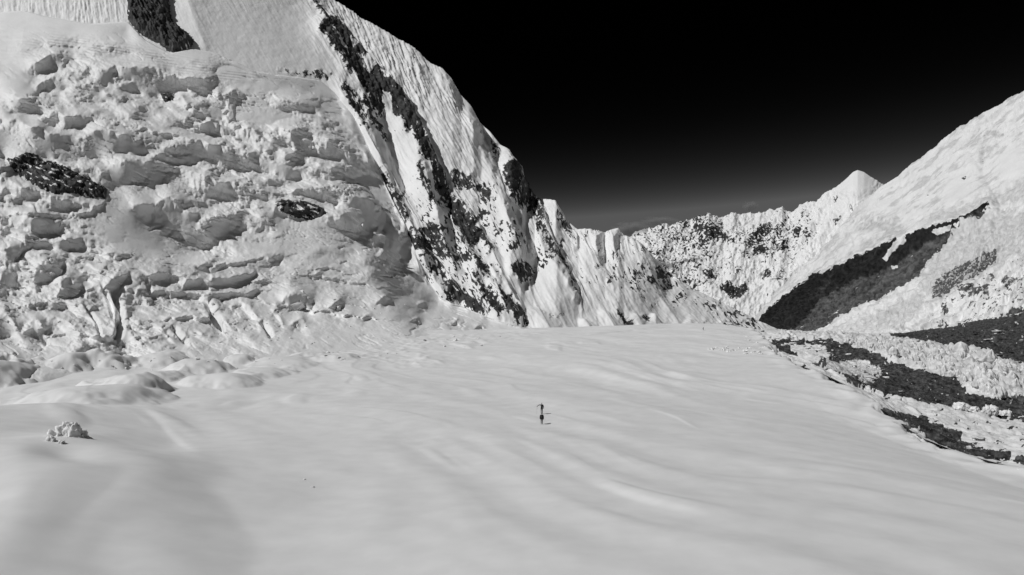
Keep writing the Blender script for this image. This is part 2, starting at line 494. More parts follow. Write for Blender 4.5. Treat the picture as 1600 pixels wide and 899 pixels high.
# ---- C: the left mountain and the ridge that runs on behind it
SKY_C = [(-300, -430, 870),(0, -330, 880),(300, -170, 890),(440, -60, 896),(518, -3, 900),(545, 14, 897),(560, 25, 895),(580, 36, 893),(600, 47, 891),(612, 55, 889),(640, 70, 886),(655, 80, 884),(672, 98, 882),(690, 106, 880),(706, 122, 872),(720, 146, 866),(738, 165, 857),(750, 190, 851),(768, 207, 843),(782, 226, 836),(796, 234, 829),(806, 252, 822),(814, 262, 815),(820, 284, 811),(828, 296, 805),(834, 307, 800),(842, 309, 800),(858, 311, 787),(868, 314, 779),(878, 332, 771),(890, 347, 762),(903, 357, 752),(915, 355, 751),(930, 359, 752),(945, 364, 754),(958, 358, 755),(966, 357, 755),(975, 368, 756),(990, 372, 757),(1002, 380, 758),(1012, 392, 759),(1030, 412, 761),(1050, 428, 763),(1075, 445, 765),(1100, 458, 767),(1130, 474, 770),(1160, 488, 772),(1184, 500, 775),(1230, 520, 779)]
FOOT_C = [(-300, 260, 580),(0, 130, 560),(150, 140, 560),(330, 190, 560),(500, 260, 565),(600, 420, 542),(640, 480, 534),(700, 520, 520),(830, 560, 490),(930, 560, 530),(1060, 545, 600),(1184, 530, 670),(1230, 535, 690)]
xsC = np.arange(-300, 1231, 1.25)
MID_C = []
def rowmix(a, b, t, dY):
    pa = curve(a, xsC); pb = curve(b, xsC)
    return np.stack([xsC, pa[0] * (1 - t) + pb[0] * t, 1 / ((1 - t) / pa[1] + t / pb[1]) + dY], -1)
pxC, pyC, YC0 = loft(xsC, [FOOT_C, SKY_C], [470], sy=0, sY=22, foot=50)
PC = unproj(pxC, pyC, YC0)
Cn = smooth_axis(smooth_axis(grid_normals(PC), 12, 0), 20, 1)
Cn[..., 2] += .15
Cn /= np.linalg.norm(Cn, axis=-1)[..., None]
mC = YC0 / F                                                    # metres per photo pixel
# coordinates across / along the fall line (photo pixels, then metres)
fall = idw(pxC, pyC, [(100,20,88),(250,40,75),(330,60,60),(420,60,55),(480,100,57),(560,60,68),(640,120,68),(700,200,64),(620,260,60),(700,400,57),(800,420,58),(870,420,60),(950,430,62),(1050,470,50),(860,320,75),(960,380,80),(1130,490,40)], 2.5, 40)
zC = np.zeros_like(pxC)
ANG = [45, 53, 61, 70, 80, 90]
WK = [np.clip(1 - np.abs(np.clip(fall, 45, 90) - a) / 9, 0, 1) for a in ANG]
WS = sum(WK)
def along(fn):
    """noise drawn out along the local fall line: fn(across, along), blended between fixed directions"""
    out = np.zeros(pxC.shape, f32)
    for a, wk in zip(ANG, WK):
        m = wk > 0
        if not m.any(): continue
        r = math.radians(a)
        out[m] += (wk[m] / WS[m]) * fn(pxC[m] * math.sin(r) - pyC[m] * math.cos(r) + a * 31, pxC[m] * math.cos(r) + pyC[m] * math.sin(r), zC[m])
    return out
wob = 5 * perlin(pxC / 50, pyC / 50, zC + 3)
D = np.zeros(pxC.shape)
fl = idw(pxC, pyC, [(60,10,.8),(160,20,.8),(280,40,.15),(300,20,.2),(360,60,.05),(450,60,.05),(480,110,.12),(540,40,1.3),(600,90,1.4),(660,130,1.4),(720,220,.8),(760,240,.5),(640,250,.4),(600,200,.3),(700,260,.7),(720,350,.5),(800,400,.35),(700,420,.4),(870,350,.6),(950,390,.7),(880,480,.25),(1000,450,.4),(1100,490,.4)], 3, 15)
nz = perlin(pxC / 26, pyC / 26, zC + 93) * 3
D += fl * 4.2 * (along(lambda x, y, z: ridged((x + 2 * perlin(x / 25, y / 40, z + 3)) / 9.5, y / 110, z + 1.1, 3, .55)) - .5)
D += fl ** 1.4 * (.6 + 1.6 * sstep(-.3, .4, perlin(pxC / 30, pyC / 40, zC + 97))) * 1.9 * (along(lambda x, y, z: ridged((x + perlin(x / 12, y / 20, z + 3)) / 4.0, y / 40, z + 6.1, 2)) - .5)
D += 9 * (along(lambda x, y, z: ridged((x + 8 * perlin(x / 60, y / 90, z + 5)) / 60, y / 300, z + 2.4, 2)) - .5) * sstep(520, 640, pxC)
D += 2.5 * sstep(820, 900, pxC) * (along(lambda x, y, z: ridged((x + 3 * perlin(x / 20, y / 30, z + 5)) / 20, y / 60, z + 2.9, 3)) - .5)
D += .9 * fbm(pxC / 14, pyC / 14, zC + 9, 4, .55) * (.35 + fl)
RIBS = [
 ([(488,-8),(497,12),(508,40),(530,88),(548,118),(564,150),(575,185),(595,230),(612,262),(634,300)], 8, 26, 15),
 ([(505,18),(525,40),(552,75),(580,108),(600,128),(634,165),(652,205),(668,238),(690,280),(705,308)], 16, 22, 13),
 ([(648,240),(660,275),(676,315),(690,345),(712,378),(735,410),(755,430)], 11, 26, 16),
 ([(700,300),(720,330),(745,365),(765,398),(775,425),(800,468),(828,514)], 14, 22, 16),
 ([(728,165),(744,200),(755,228),(772,270),(782,305),(796,340),(812,380),(826,410)], 10, 24, 11),
 ([(790,240),(806,262),(816,290),(836,326),(850,370),(872,415),(895,460),(912,498)], 14, 22, 15),
 ([(560,195),(578,240),(604,285),(626,325),(642,362),(660,392),(690,432),(722,478)], 8, 18, 12),
 ([(650,395),(680,425),(712,455),(758,494)], 10, 16, 12),
 ([(735,410),(760,445),(790,485),(826,514)], 9, 18, 12),
 ([(838,312),(850,345),(868,385),(895,435),(925,485)], 5, 14, 9),
 ([(905,358),(915,385),(935,410),(960,455)], 5, 14, 9),
 ([(897,357),(899,372),(903,395)], 5, 10, 6),
 ([(940,365),(938,378),(944,398)], 5, 10, 6),
 ]
for pts, h, wl, wr in RIBS:
    jag = [(x + 2 * math.sin(i * 2.3), y) for i, (x, y) in enumerate(pts)]
    rib(D, pxC + 3.0 * perlin(pxC / 16, pyC / 16, zC + 22), pyC, jag, h * 1.0, wl, wr, 1.4)
# avalanche cones at the foot
def cone(pts, h, w): 
    def fn(s, a): return 2.2 * h * (1 - a * .3) * sstep(0, .3, a) * np.clip(1 - np.abs(s) / (w * (.15 + a)), 0, 1)
    add_stroke(D, pxC, pyC, pts, fn, w * 2)
for pts, h, w in [([(822,475),(840,500),(870,530)], 5, 38), ([(1018,487),(1022,505),(1030,530)], 4, 26), ([(1072,496),(1078,508),(1085,530)], 3, 30), ([(935,480),(950,505),(965,530)], 4, 24), ([(985,485),(1000,510),(1010,530)], 4, 24), ([(905,495),(915,510),(925,530)],4,20)]:
    cone(pts, h, w)
# rock
ROCKS_C = [
 ([(487,2),(497,3),(508,22),(512,30),(525,28),(535,48),(546,55),(556,75),(568,90),(580,100),(598,128),(612,132),(626,142),(635,160),(645,175),(652,192),(658,214),(668,232),(680,256),(690,270),(700,296),(700,320),(690,318),(676,290),(668,262),(655,250),(650,232),(640,212),(628,205),(622,190),(610,180),(600,176),(592,190),(585,178),(575,165),(572,150),(560,140),(552,125),(540,118),(530,98),(520,88),(512,75),(502,58),(494,52),(500,40),(505,36),(498,22)], 1.0),
 ([(560,150),(575,165),(590,195),(606,215),(600,225),(584,205),(572,190)], .95),
 ([(562,225),(572,242),(587,262),(602,276),(612,296),(626,312),(638,340),(641,356),(630,347),(614,326),(598,304),(584,284),(570,264)], .72),
 ([(640,365),(655,356),(672,348),(684,355),(692,378),(697,396),(684,402),(676,392),(664,396),(656,382)], .75),
 ([(625,355),(650,372),(672,400),(690,428),(682,432),(660,410),(640,385)], .78),
 ([(630,424),(650,420),(664,432),(668,444),(652,442),(636,432)], .95),
 ([(648,255),(656,262),(668,292),(680,318),(674,322),(660,300),(650,280)], .85),
 ([(700,300),(712,318),(726,340),(745,362),(762,386),(771,404),(764,404),(748,382),(736,392),(724,380),(706,352),(698,330)], .92),
 ([(733,402),(748,408),(762,430),(768,446),(750,436),(738,418)], .85),
 ([(700,268),(715,262),(738,275),(750,290),(764,304),(772,318),(758,314),(742,298),(722,300),(706,290)], .70),
 ([(794,416),(812,408),(824,412),(836,430),(822,443),(806,436)], .9),
 ([(688,452),(706,446),(724,452),(742,466),(756,482),(760,496),(742,488),(720,476),(704,466)], .9),
 ([(690,440),(712,460),(722,480),(705,474),(692,456)], .85),
 ([(772,450),(794,470),(810,488),(830,516),(808,510),(790,494)], .95),
 ([(740,432),(768,465),(794,497),(778,498),(754,470)], .88),
 ([(785,262),(798,250),(810,256),(822,284),(836,312),(840,335),(834,342),(818,330),(804,322),(794,300),(786,285)], .92),
 ([(816,290),(832,306),(842,335),(852,368),(866,400),(880,425),(872,425),(856,398),(842,372),(828,338)], .78),
 ([(868,325),(878,335),(888,352),(892,366),(882,368),(872,348)], .8),
 ([(862,372),(880,405),(896,440),(908,488),(898,476),(884,440),(868,408)], .7),
 ([(740,172),(750,195),(754,218),(746,212)], .72),
 ([(768,216),(780,222),(784,236),(772,250),(766,234)], .7),
 ([(430,104),(455,112),(475,112),(500,112),(524,122),(510,128),(480,120),(452,118)], .75),
 ([(528,126),(548,142),(562,165),(570,190),(580,215),(570,205),(556,185),(540,155)], .9),
 ([(840,484),(858,488),(880,492),(878,498),(858,494)], .75),
 ([(960,480),(978,492),(992,508),(984,514),(968,500)], .8),
 ([(1000,488),(1015,492),(1014,504),(1002,500)], .75),
 ([(1085,508),(1110,504),(1150,502),(1180,494),(1186,500),(1150,508),(1110,508)], .75),
 ([(1022,415),(1040,420),(1048,436),(1036,440),(1026,430)], .9),
 ([(1058,420),(1075,424),(1072,432),(1060,428)], .8), ([(1095,420),(1118,422),(1116,434),(1100,434)], .85), ([(1010,432),(1026,440),(1030,448),(1014,444)], .8),
 ([(1056,458),(1078,466),(1072,470),(1058,464)], .8), ([(1118,462),(1136,470),(1128,474),(1118,470)], .85), ([(1072,442),(1092,450),(1090,456),(1076,450)], .75),
 ([(880,400),(888,420),(892,440),(884,430)], .7),
]
w1 = 5 * perlin(pxC / 9, pyC / 9, zC + 41) + 3 * perlin(pxC / 4, pyC / 4, zC + 45)
w2 = 5 * perlin(pxC / 9, pyC / 9, zC + 51) + 3 * perlin(pxC / 4, pyC / 4, zC + 55)
streak = along(lambda x, y, z: fbm(x / 4.5, y / 18, z + 13, 3, .6))
speck = along(lambda x, y, z: fbm(x / 2.4, y / 9, z + 23, 3, .62))
rockC = np.zeros(pxC.shape)
for poly, s in ROCKS_C:
    m = window(pxC, pyC, poly, 12)
    sdp = poly_sd(pxC[m] + w1[m], pyC[m] + w2[m], poly)
    a = sstep(-5, 5, sdp + 5.5 * speck[m] + 3 * streak[m]) * s - 1.1 * (1 - s) * 2 * np.maximum(0, speck[m]) - 1.15 * np.maximum(0, streak[m] - .14)
    rockC[m] = np.maximum(rockC[m], a)
for pl in [[(562,97),(576,99),(587,112),(576,120),(565,111)], [(597,148),(607,154),(613,182),(604,180),(598,166)], [(543,68),(557,80),(550,86)], [(616,188),(633,195),(627,206)], [(521,62),(532,70),(540,86),(530,82)], [(640,220),(650,228),(648,240),(640,232)]]:
    m = window(pxC, pyC, pl, 8)
    rockC[m] *= 1 - .95 * sstep(-2.5, 2, poly_sd(pxC[m] + .7 * w1[m], pyC[m] + .7 * w2[m], pl) + 3 * speck[m])
rockC -= .5 * sstep(.28, .6, speck + .5 * streak) * sstep(.3, 1, rockC)
# scattered rock showing through the snow
dens = idw(pxC, pyC, [(100,10,.1),(300,40,0),(450,70,0.02),(600,90,0.02),(680,180,.02),(620,260,.25),(600,300,.5),(650,340,.5),(680,380,.62),(720,420,.6),(760,320,.6),(790,370,.52),(800,330,.45),(840,380,.5),(880,380,.55),(940,430,.6),(960,400,.45),(1000,440,.64),(1020,470,.5),(1050,450,.56),(1100,480,.56),(1150,495,.56),(930,400,.3),(900,470,.2),(830,460,.25),(960,500,.2),(860,320,.3),(700,250,.05),(640,210,.3),(740,470,.62),(880,510,0),(1000,508,0),(1020,503,0),(1078,505,0),(985,508,0),(945,510,0),(850,505,0)], 3, 12)
sp1 = .7 * along(lambda x, y, z: fbm(x / 2.8, y / 11, z + 63, 3, .65)) + .5 * perlin(pxC / 22, pyC / 22, zC + 66)
rockC = np.maximum(rockC, sstep(.62, .30, 1 - dens - .5 * sp1 + .1) * .95)
D += rockC * along(lambda x, y, z: 3.6 * fbm(x / 8, y / 11, z + 33, 4, .6) + 3.0 * (ridged(x / 7, y / 18, z + 3, 3) - .5))
# keep the crest free of long spikes
crest = np.linspace(0, 1, pxC.shape[0])[:, None]
D *= 1 - .55 * sstep(.985, 1.0, crest)
SC_ = Slopes(xsC, pyC, YC0, -120, 575)
SC_.wa = 3.5 * perlin(SC_.px / 9, SC_.py / 9, SC_.z + 41) + 2 * perlin(SC_.px / 4, SC_.py / 4, SC_.z + 45); SC_.wb = 3.5 * perlin(SC_.px / 9, SC_.py / 9, SC_.z + 51) + 2 * perlin(SC_.px / 4, SC_.py / 4, SC_.z + 55)
SC_.face([(322,78),(300,20),(285,-60),(480,-60),(500,30),(520,75),(560,160),(520,130),(440,110)], 1, .55, 6, .5)
SC_.face([(535,140),(560,160),(588,215),(604,260),(616,305),(600,305),(575,262),(552,215),(532,175)], .9, 1.3, 3, .6)
SC_.face([(268,70),(262,0),(255,-80),(286,-80),(292,0),(322,78),(300,80)], 1, -.5, 2.5, .4)
for pl, sd_ in ROCKS_C:
    SC_.face(pl, .55 if sd_ > .8 else .8, 3.6 if sd_ > .8 else 1.2, 2.5, 1)
for pl in [[(572,180),(585,190),(600,225),(612,245),(607,248),(600,248),(612,266),(634,300),(626,298),(600,262),(585,228),(575,205)], [(562,262),(576,280),(592,318),(585,320),(570,292)], [(660,275),(690,290),(702,325),(700,345),(690,352),(680,330),(668,300)], [(676,325),(692,350),(706,385),(714,404),(700,380),(684,350)],
 [(728,178),(744,185),(757,205),(754,228),(742,215)], [(745,218),(762,245),(774,262),(777,288),(768,278),(752,242)], [(776,296),(796,330),(810,360),(818,396),(804,380),(788,345)], [(640,385),(667,405),(692,440),(718,477),(700,470),(680,445),(655,410)], [(685,353),(702,380),(717,412),(728,432),(715,425),(698,395)],
 [(752,478),(775,488),(800,500),(828,515),(812,514),(785,504),(760,492)], [(763,418),(782,440),(802,454),(795,456),(775,446)], [(745,443),(767,470),(790,498),(775,492),(755,470)], [(833,342),(852,375),(870,405),(887,435),(907,480),(895,472),(875,432),(850,402),(836,365)], [(823,383),(840,400),(836,407),(826,396)],
 [(930,364),(943,365),(939,385),(947,410),(938,412),(930,385)], [(957,368),(965,366),(967,385),(960,396)], [(1000,383),(1017,395),(1032,412),(1052,432),(1035,426),(1015,410)]]:
    SC_.face(pl, .9, 5.0, 1.5, .5)
dwC = SC_.solve(.6, 60, 1.25)
dwC *= 1 - .7 * sstep(.97, 1.0, crest)
hid = sstep(14, -8, pyC - np.interp(pxC, [p[0] for p in TOP], [p[1] for p in TOP])); hid = np.where(pxC > 835, 1, hid)
dwC *= hid; D *= hid
PC = unproj(pxC, pyC, YC0 * np.exp(dwC))
PCd = PC + Cn * (D * mC)[..., None]
nb = 14
PCb = backside(PCd, nb)
attC = {'rock': pad_rows(rockC, nb), 'ice': pad_rows(0 * rockC, nb)}
attC['tone'] = pad_rows(along(lambda x, y, z: 1.1 * fbm(x / 14, y / 30, z + 83, 3, .6)), nb)
o = link('mountain_wall', grid_mesh('mountain_wall', PCb, attC), M_wall); tag(o, None, None, kind='structure')
print('C', time.time() - T0)

# depth of the mountain wall at a spot of the survey photograph
def depth_C(px, py):
    px = np.asarray(px, float); py = np.asarray(py, float)
    q = np.clip((px - xsC[0]) / (xsC[1] - xsC[0]), 0, len(xsC) - 1.001)
    i = q.astype(int); fq = q - i
    at = lambda A, r: A[r, i] * (1 - fq) + A[r, i + 1] * fq
    b = at(pyC, 0); t = at(pyC, -1)
    k = np.clip((py - b) / (t - b), 0, 1)
    return 1 / ((1 - k) / at(YC0, 0) + k / at(YC0, -1))

# ---- B: the icefall on the left
BOT = [(-300,640),(0,604),(60,600),(120,586),(200,582),(300,572),(400,566),(500,556),(600,546),(700,530),(770,523),(840,519),(900,524)]
xsB = np.arange(-300, 880, 1.15)
bot = curve(BOT, xsB, 12)[0]; top = curve(TOP, xsB, 3)[0]
top = np.minimum(top, bot - 3)
topS = gsmooth(top, 40)
Yb = gsmooth(np.minimum(ray_ground(xsB, bot), 430), 20)
Yt = gsmooth(depth_C(xsB, top), 10)
near1 = np.interp(xsB, [0, 300, 500, 700, 830], [1, 1, .75, .15, 0])
def midrow(t, k): return np.stack([xsB, bot * (1 - t) + top * t, (1 + k * near1) / ((1 - t) / Yb + t / Yt)], -1)
rows = [np.stack([xsB, bot + 26, Yb * .985], -1), np.stack([xsB, bot, Yb], -1), midrow(.19, .17), midrow(.37, .24), np.stack([xsB, top, Yt - 4], -1), np.stack([xsB, top - 6, Yt + 40], -1)]
pxB, pyB, YB = loft(xsB, rows, [14, 120, 120, 330, 14], sy=0, sY=0)
topS = gsmooth(top, 45); YtS = gsmooth(depth_C(xsB, topS), 45)
tB = (bot[None, :] - pyB) / (bot - topS)[None, :]
k1 = gsmooth(np.interp(xsB, [0,150,300,450,560,640,700,830], [.20,.22,.30,.36,.34,.2,.06,0]), 20)
k2 = gsmooth(np.interp(xsB, [0,150,300,450,560,640,700,830], [.26,.28,.36,.36,.30,.15,.03,0]), 20)
def kn(t, k): return ((1 - t) / Yb + t / YtS) / (1 + k)
kt = [-.1, 0, .19, .37, 1.0, 1.3]; kv = [kn(-.1, 0), kn(0, 0), kn(.19, k1), kn(.37, k2), kn(1, 0), kn(1.3, -.1)]
WB = np.zeros(pyB.shape)
for a in range(5):
    m = (tB >= kt[a]) & ((tB < kt[a + 1]) | (a == 4))
    f = (tB - kt[a]) / (kt[a + 1] - kt[a])
    WB = np.where(m, kv[a] * (1 - f) + kv[a + 1] * f, WB)
WB = np.where(tB < -.1, kv[0][None, :], WB)
YB = 1 / smooth_axis(WB, 22, 0, 2)
YC_at = depth_C(pxB, pyB)
dr, _ = seg_dist(pxB, pyB, [(x, y) for x, y in TOP if x > -290])
kr = sstep(0, 85, np.abs(dr))
YB = np.minimum(YB, YC_at - 1.0)
YB = YC_at - (YC_at - YB) * kr - 6.5 * (1 - kr)
rim = 14 + 570 - 1
YB[rim + 1:] = YB[rim] * np.linspace(1.005, 1.08, 14)[:, None]
mB = YB / F
zB = np.zeros_like(pxB)
S = Slopes(xsB, pyB, YB, -60, 680)
pxS, pyS, zS = S.px, S.py, S.z
MB_PTS = [(60,120,.5),(150,100,.7),(250,120,.8),(350,160,1),(450,190,1),(520,230,.8),(60,190,.8),(150,170,.5),(250,190,.3),(200,230,.7),(350,250,.8),(480,290,.8),(570,330,.9),(60,250,.7),(100,350,.5),(200,370,.06),
   (225,350,.06),(180,330,.1),(250,390,.15),(300,350,.9),(400,380,.3),(500,370,.25),(600,400,.6),(60,420,1),(150,420,.8),(250,450,.8),(330,480,.6),(420,460,.4),(500,450,.35),(600,470,.25),(700,500,.2),(800,515,.1),(100,500,.7),(200,520,.8),(300,520,.5),
   (100,560,.3),(300,560,.3),(450,520,.35),(550,530,.2),(150,60,.03),(300,90,.05),(450,150,.1),(10,60,.03),(30,100,.05),(70,30,.03),(230,60,.03),(500,160,.1),(540,190,.2),(620,370,.7),(20,130,.1),(110,140,.4),(600,500,.15),(520,500,.25),(-150,300,.7),(-150,500,.7)]
Ms = np.clip(idw(pxS, pyS, MB_PTS, 3, 10), 0, 1.1)
S.wa = 5 * perlin(pxS / 20, pyS / 16, zS + 81) + 3 * perlin(pxS / 9, pyS / 9, zS + 91) + 2 * perlin(pxS / 4, pyS / 4, zS + 93); S.wb = 5 * perlin(pxS / 20, pyS / 16, zS + 85) + 3 * perlin(pxS / 9, pyS / 9, zS + 95) + 2 * perlin(pxS / 4, pyS / 4, zS + 97)
low = sstep(385, 450, pyS + .12 * (pxS - 200))                 # lower tongue: lobes run down the slope
th = math.radians(19)
aS = pxS * math.cos(th) + pyS * math.sin(th); cS = -pxS * math.sin(th) + pyS * math.cos(th)
def bands(per, seed, warp, cut, thr):
    wz = warp * (1.3 * perlin(aS / (per * 4.2), cS / (per * 1.8), zS + seed) + .38 * perlin(aS / (per * 1.4), cS / (per * .7), zS + seed + 5) + .12 * perlin(aS / (per * .16), cS / (per * .16), zS + seed + 19) + .2 * perlin(aS / (per * .4), cS / (per * .35), zS + seed + 9))
    p = (cS + wz) / per
    k = np.floor(p); t = p - k
    on = perlin(aS / (per * 3.2), k * 3.7 + .5, zS + seed + 2) + .5 * perlin(aS / (per * 1.2), k * 5.1, zS + seed + 4)
    c2 = cut + .25 * np.clip(-on + thr, 0, 1)
    return sstep(c2 - .04, c2 + .04, t) * (1 - sstep(.97, 1.0, t)) * sstep(thr - .15, thr + .1, on)
for per, seed, warp, cut, thr, k in [(46, 3, 24, .50, -.25, .9), (23, 14, 13, .56, .02, .88), (10, 27, 6, .55, -.05, .85), (5, 31, 3, .55, -.05, .75)]:
    msk = bands(per, seed, warp, cut, thr) * np.clip(Ms * 1.25, 0, 1) * k * (1 - .45 * low)
    S.fy *= 1 - msk
    S.gx += msk * (.5 * perlin(pxS / 14, pyS / 20, zS + seed) + 1.1 * perlin(pxS / 5, pyS / 14, zS + seed + 50) + .9 * perlin(pxS / 2.8, pyS / 7, zS + seed + 60))
# broken blocks: facets of many directions
for sc_, amp, sd_ in [(24, .45, 1), (11, .65, 2), (5.5, .8, 3), (3.2, .7, 4)]:
    for part, (th2, asp) in enumerate([(21, 2.6), (62, 2.0)]):
        r = math.radians(th2)
        a2 = pxS * math.cos(r) + pyS * math.sin(r) + .5 * sc_ * perlin(pxS / sc_ * .8, pyS / sc_ * .8, zS + 5 + sd_); c2 = -pxS * math.sin(r) + pyS * math.cos(r) + .5 * sc_ * perlin(pxS / sc_ * .8 + 9, pyS / sc_ * .8, zS + 15 + sd_)
        f1, f2, ra, rb = worley(a2 / (sc_ * asp), c2 / sc_, sd_ + part)
        gate = sstep(-.15, .35, perlin(pxS / (sc_ * 2.8), pyS / (sc_ * 2.4), zS + 21 + sd_)) * Ms * ((1 - low) if part == 0 else low)
        S.gx += gate * amp * 2 * (ra - .5); S.fy *= 1 - gate * .45 * sstep(.45, .8, rb)
SC = [
 ([(46,106),(62,94),(82,84),(104,82)], 22), ([(15,69),(58,60),(105,59),(150,62),(200,70),(250,80),(300,95),(350,108),(386,117)], 7), ([(30,80),(80,70),(150,70),(220,82),(290,102),(340,112)], 5),
 ([(148,112),(185,102),(212,112),(240,104),(268,116),(300,118),(330,124),(352,140)], 30), ([(330,150),(346,144),(364,138),(378,146),(396,160)], 40), ([(6,156),(25,150),(50,156),(82,172)], 25),
 ([(58,182),(90,174),(106,184),(122,180),(142,188)], 20), ([(48,142),(70,128),(100,114)], 18), ([(120,136),(136,128),(160,140),(182,152)], 15), ([(128,207),(160,204),(190,210),(215,220),(242,238)], 30),
 ([(233,226),(270,228),(312,236)], 12), ([(278,222),(320,224),(352,234)], 14), ([(-20,184),(30,190),(60,200),(100,212),(132,232)], 34), ([(224,246),(250,240),(270,246)], 14), ([(308,272),(330,262),(346,276)], 14),
 ([(420,205),(450,202),(482,200)], 34), ([(438,162),(460,154),(482,154),(502,152)], 16), ([(400,246),(450,264),(500,278)], 14), ([(520,172),(545,176),(566,196)], 12), ([(490,222),(520,218),(545,235),(560,262)], 22),
 ([(528,322),(546,306),(572,310),(600,324),(618,348)], 26), ([(578,372),(586,362),(602,378)], 22), ([(600,352),(620,360),(632,384)], 28), ([(395,320),(430,326),(470,330),(500,322)], 14), ([(400,335),(420,345),(432,360)], 22),
 ([(444,462),(460,458),(472,458),(488,470)], 20), ([(514,482),(524,470),(538,472)], 16), ([(-10,390),(18,386),(36,392)], 26), ([(24,402),(60,396),(96,406)], 12), ([(54,412),(72,406),(98,416)], 26),
 ([(80,440),(104,430),(124,448)], 24), ([(203,316),(225,318),(242,322)], 24), ([(238,328),(258,308),(285,318),(302,338)], 42), ([(308,342),(338,336),(362,346)], 24), ([(355,334),(378,340),(398,356)], 16),
 ([(228,431),(260,425),(290,435),(330,440),(380,430),(402,423)], 9), ([(150,392),(200,396),(240,406)], 8), ([(305,414),(325,404),(338,410)], 9), ([(350,462),(380,455),(400,460)], 7), ([(385,440),(410,436),(440,442)], 6),
 ([(0,300),(30,292),(60,310)], 16), ([(95,335),(125,332),(160,318),(170,308)], 9), ([(20,352),(60,345),(100,352),(112,366)], 14), ([(65,378),(100,372),(130,386)], 14), ([(160,398),(176,396),(190,402)], 10),
 ([(0,500),(12,490),(28,515)], 18), ([(40,505),(62,498),(74,520)], 16), ([(195,462),(215,455),(240,470)], 14), ([(115,530),(130,540),(138,560)], 14), ([(0,548),(20,552),(38,568)], 18), ([(290,462),(310,455),(322,470)], 10),
 ([(360,480),(380,470),(400,490),(404,510)], 12), ([(455,505),(470,495),(478,515)], 12), ([(430,470),(436,490),(445,515)],8), ([(560,500),(580,490),(590,505)], 6), ([(590,470),(600,462),(606,475)], 8), ([(650,480),(660,474),(668,484)], 6),
 ([(700,505),(712,498),(722,508)], 6), ([(740,512),(752,506),(760,514)], 6), ([(640,505),(650,498),(660,508)], 6), ([(265,155),(285,150),(300,165)], 14), ([(370,205),(395,200),(410,215)], 16), ([(300,195),(330,190),(360,205)], 10), ([(170,255),(200,250),(235,262)], 22),
 ([(350,285),(380,280),(410,292)], 12), ([(440,300),(470,292),(500,300)], 12), ([(500,262),(520,258),(540,275)], 14), ([(405,400),(430,396),(450,405)], 6), ([(480,420),(520,418),(560,430)], 5), ([(95,300),(130,285),(150,296)], 8),
 ([(145,187),(220,200),(280,211),(350,227),(420,243),(500,266),(566,288)], 9), ([(190,244),(280,262),(360,284),(440,306)], 10), ([(378,120),(430,148),(480,164),(545,202)], 8), ([(370,224),(450,238),(530,264)], 12), ([(190,400),(300,414),(400,405),(480,394)], 7),
 ([(95,456),(180,445),(260,456),(340,459),(440,452)], 8), ([(-20,335),(60,330),(120,343)], 10), ([(430,425),(500,430),(580,445),(640,455)], 5), ([(380,470),(460,478),(540,492),(620,500)], 5), ([(-20,268),(40,292),(110,316),(165,322)], 10), ([(330,360),(400,372),(470,362)], 7), ([(20,478),(90,470),(160,480)], 10), ([(230,500),(300,492),(380,505)], 8), ([(40,528),(120,518),(200,525),(280,522)], 8),
]
for e, d in SC:
    e2 = []
    for i in range(len(e) - 1):
        e2.append(e[i]); e2.append(((e[i][0] + e[i + 1][0]) / 2 + .05 * d * math.sin(7 * i + d), (e[i][1] + e[i + 1][1]) / 2 + .10 * d * math.cos(5 * i + d)))
    e2.append(e[-1])
    m = window(pxS, pyS, e2, d * 2.5)
    sdv, ar = chord_dist(pxS[m] + S.wa[m], pyS[m] + S.wb[m], e2)
    en = np.clip(np.minimum(ar, 1 - ar) / .42 + .5 * (perlin(pxS[m] / 8, pyS[m] * 0, zS[m] + d) - .1) * (np.minimum(ar, 1 - ar) > .03), 0, 1) ** .8
    cl = sstep(-1.5, 1.5, sdv) * (1 - sstep(d * en - 1.5, d * en + 1.5, sdv)) * (en > 0)
    bench = sstep(-d * 1.1, -d * .2, sdv) * (1 - sstep(-1.5, 1.5, sdv)) * en
    S.fy[m] = S.fy[m] * (1 - bench * .7) + 1.35 * bench * .7
    S.gx[m] *= 1 - .7 * bench
    S.fy[m] = S.fy[m] * (1 - .85 * cl) + .12 * .85 * cl
    S.gx[m] = S.gx[m] + cl * (.15 + .6 * perlin(pxS[m] / 12, pyS[m] / 40, zS[m] + d) + .9 * perlin(pxS[m] / 4.5, pyS[m] / 14, zS[m] + d))
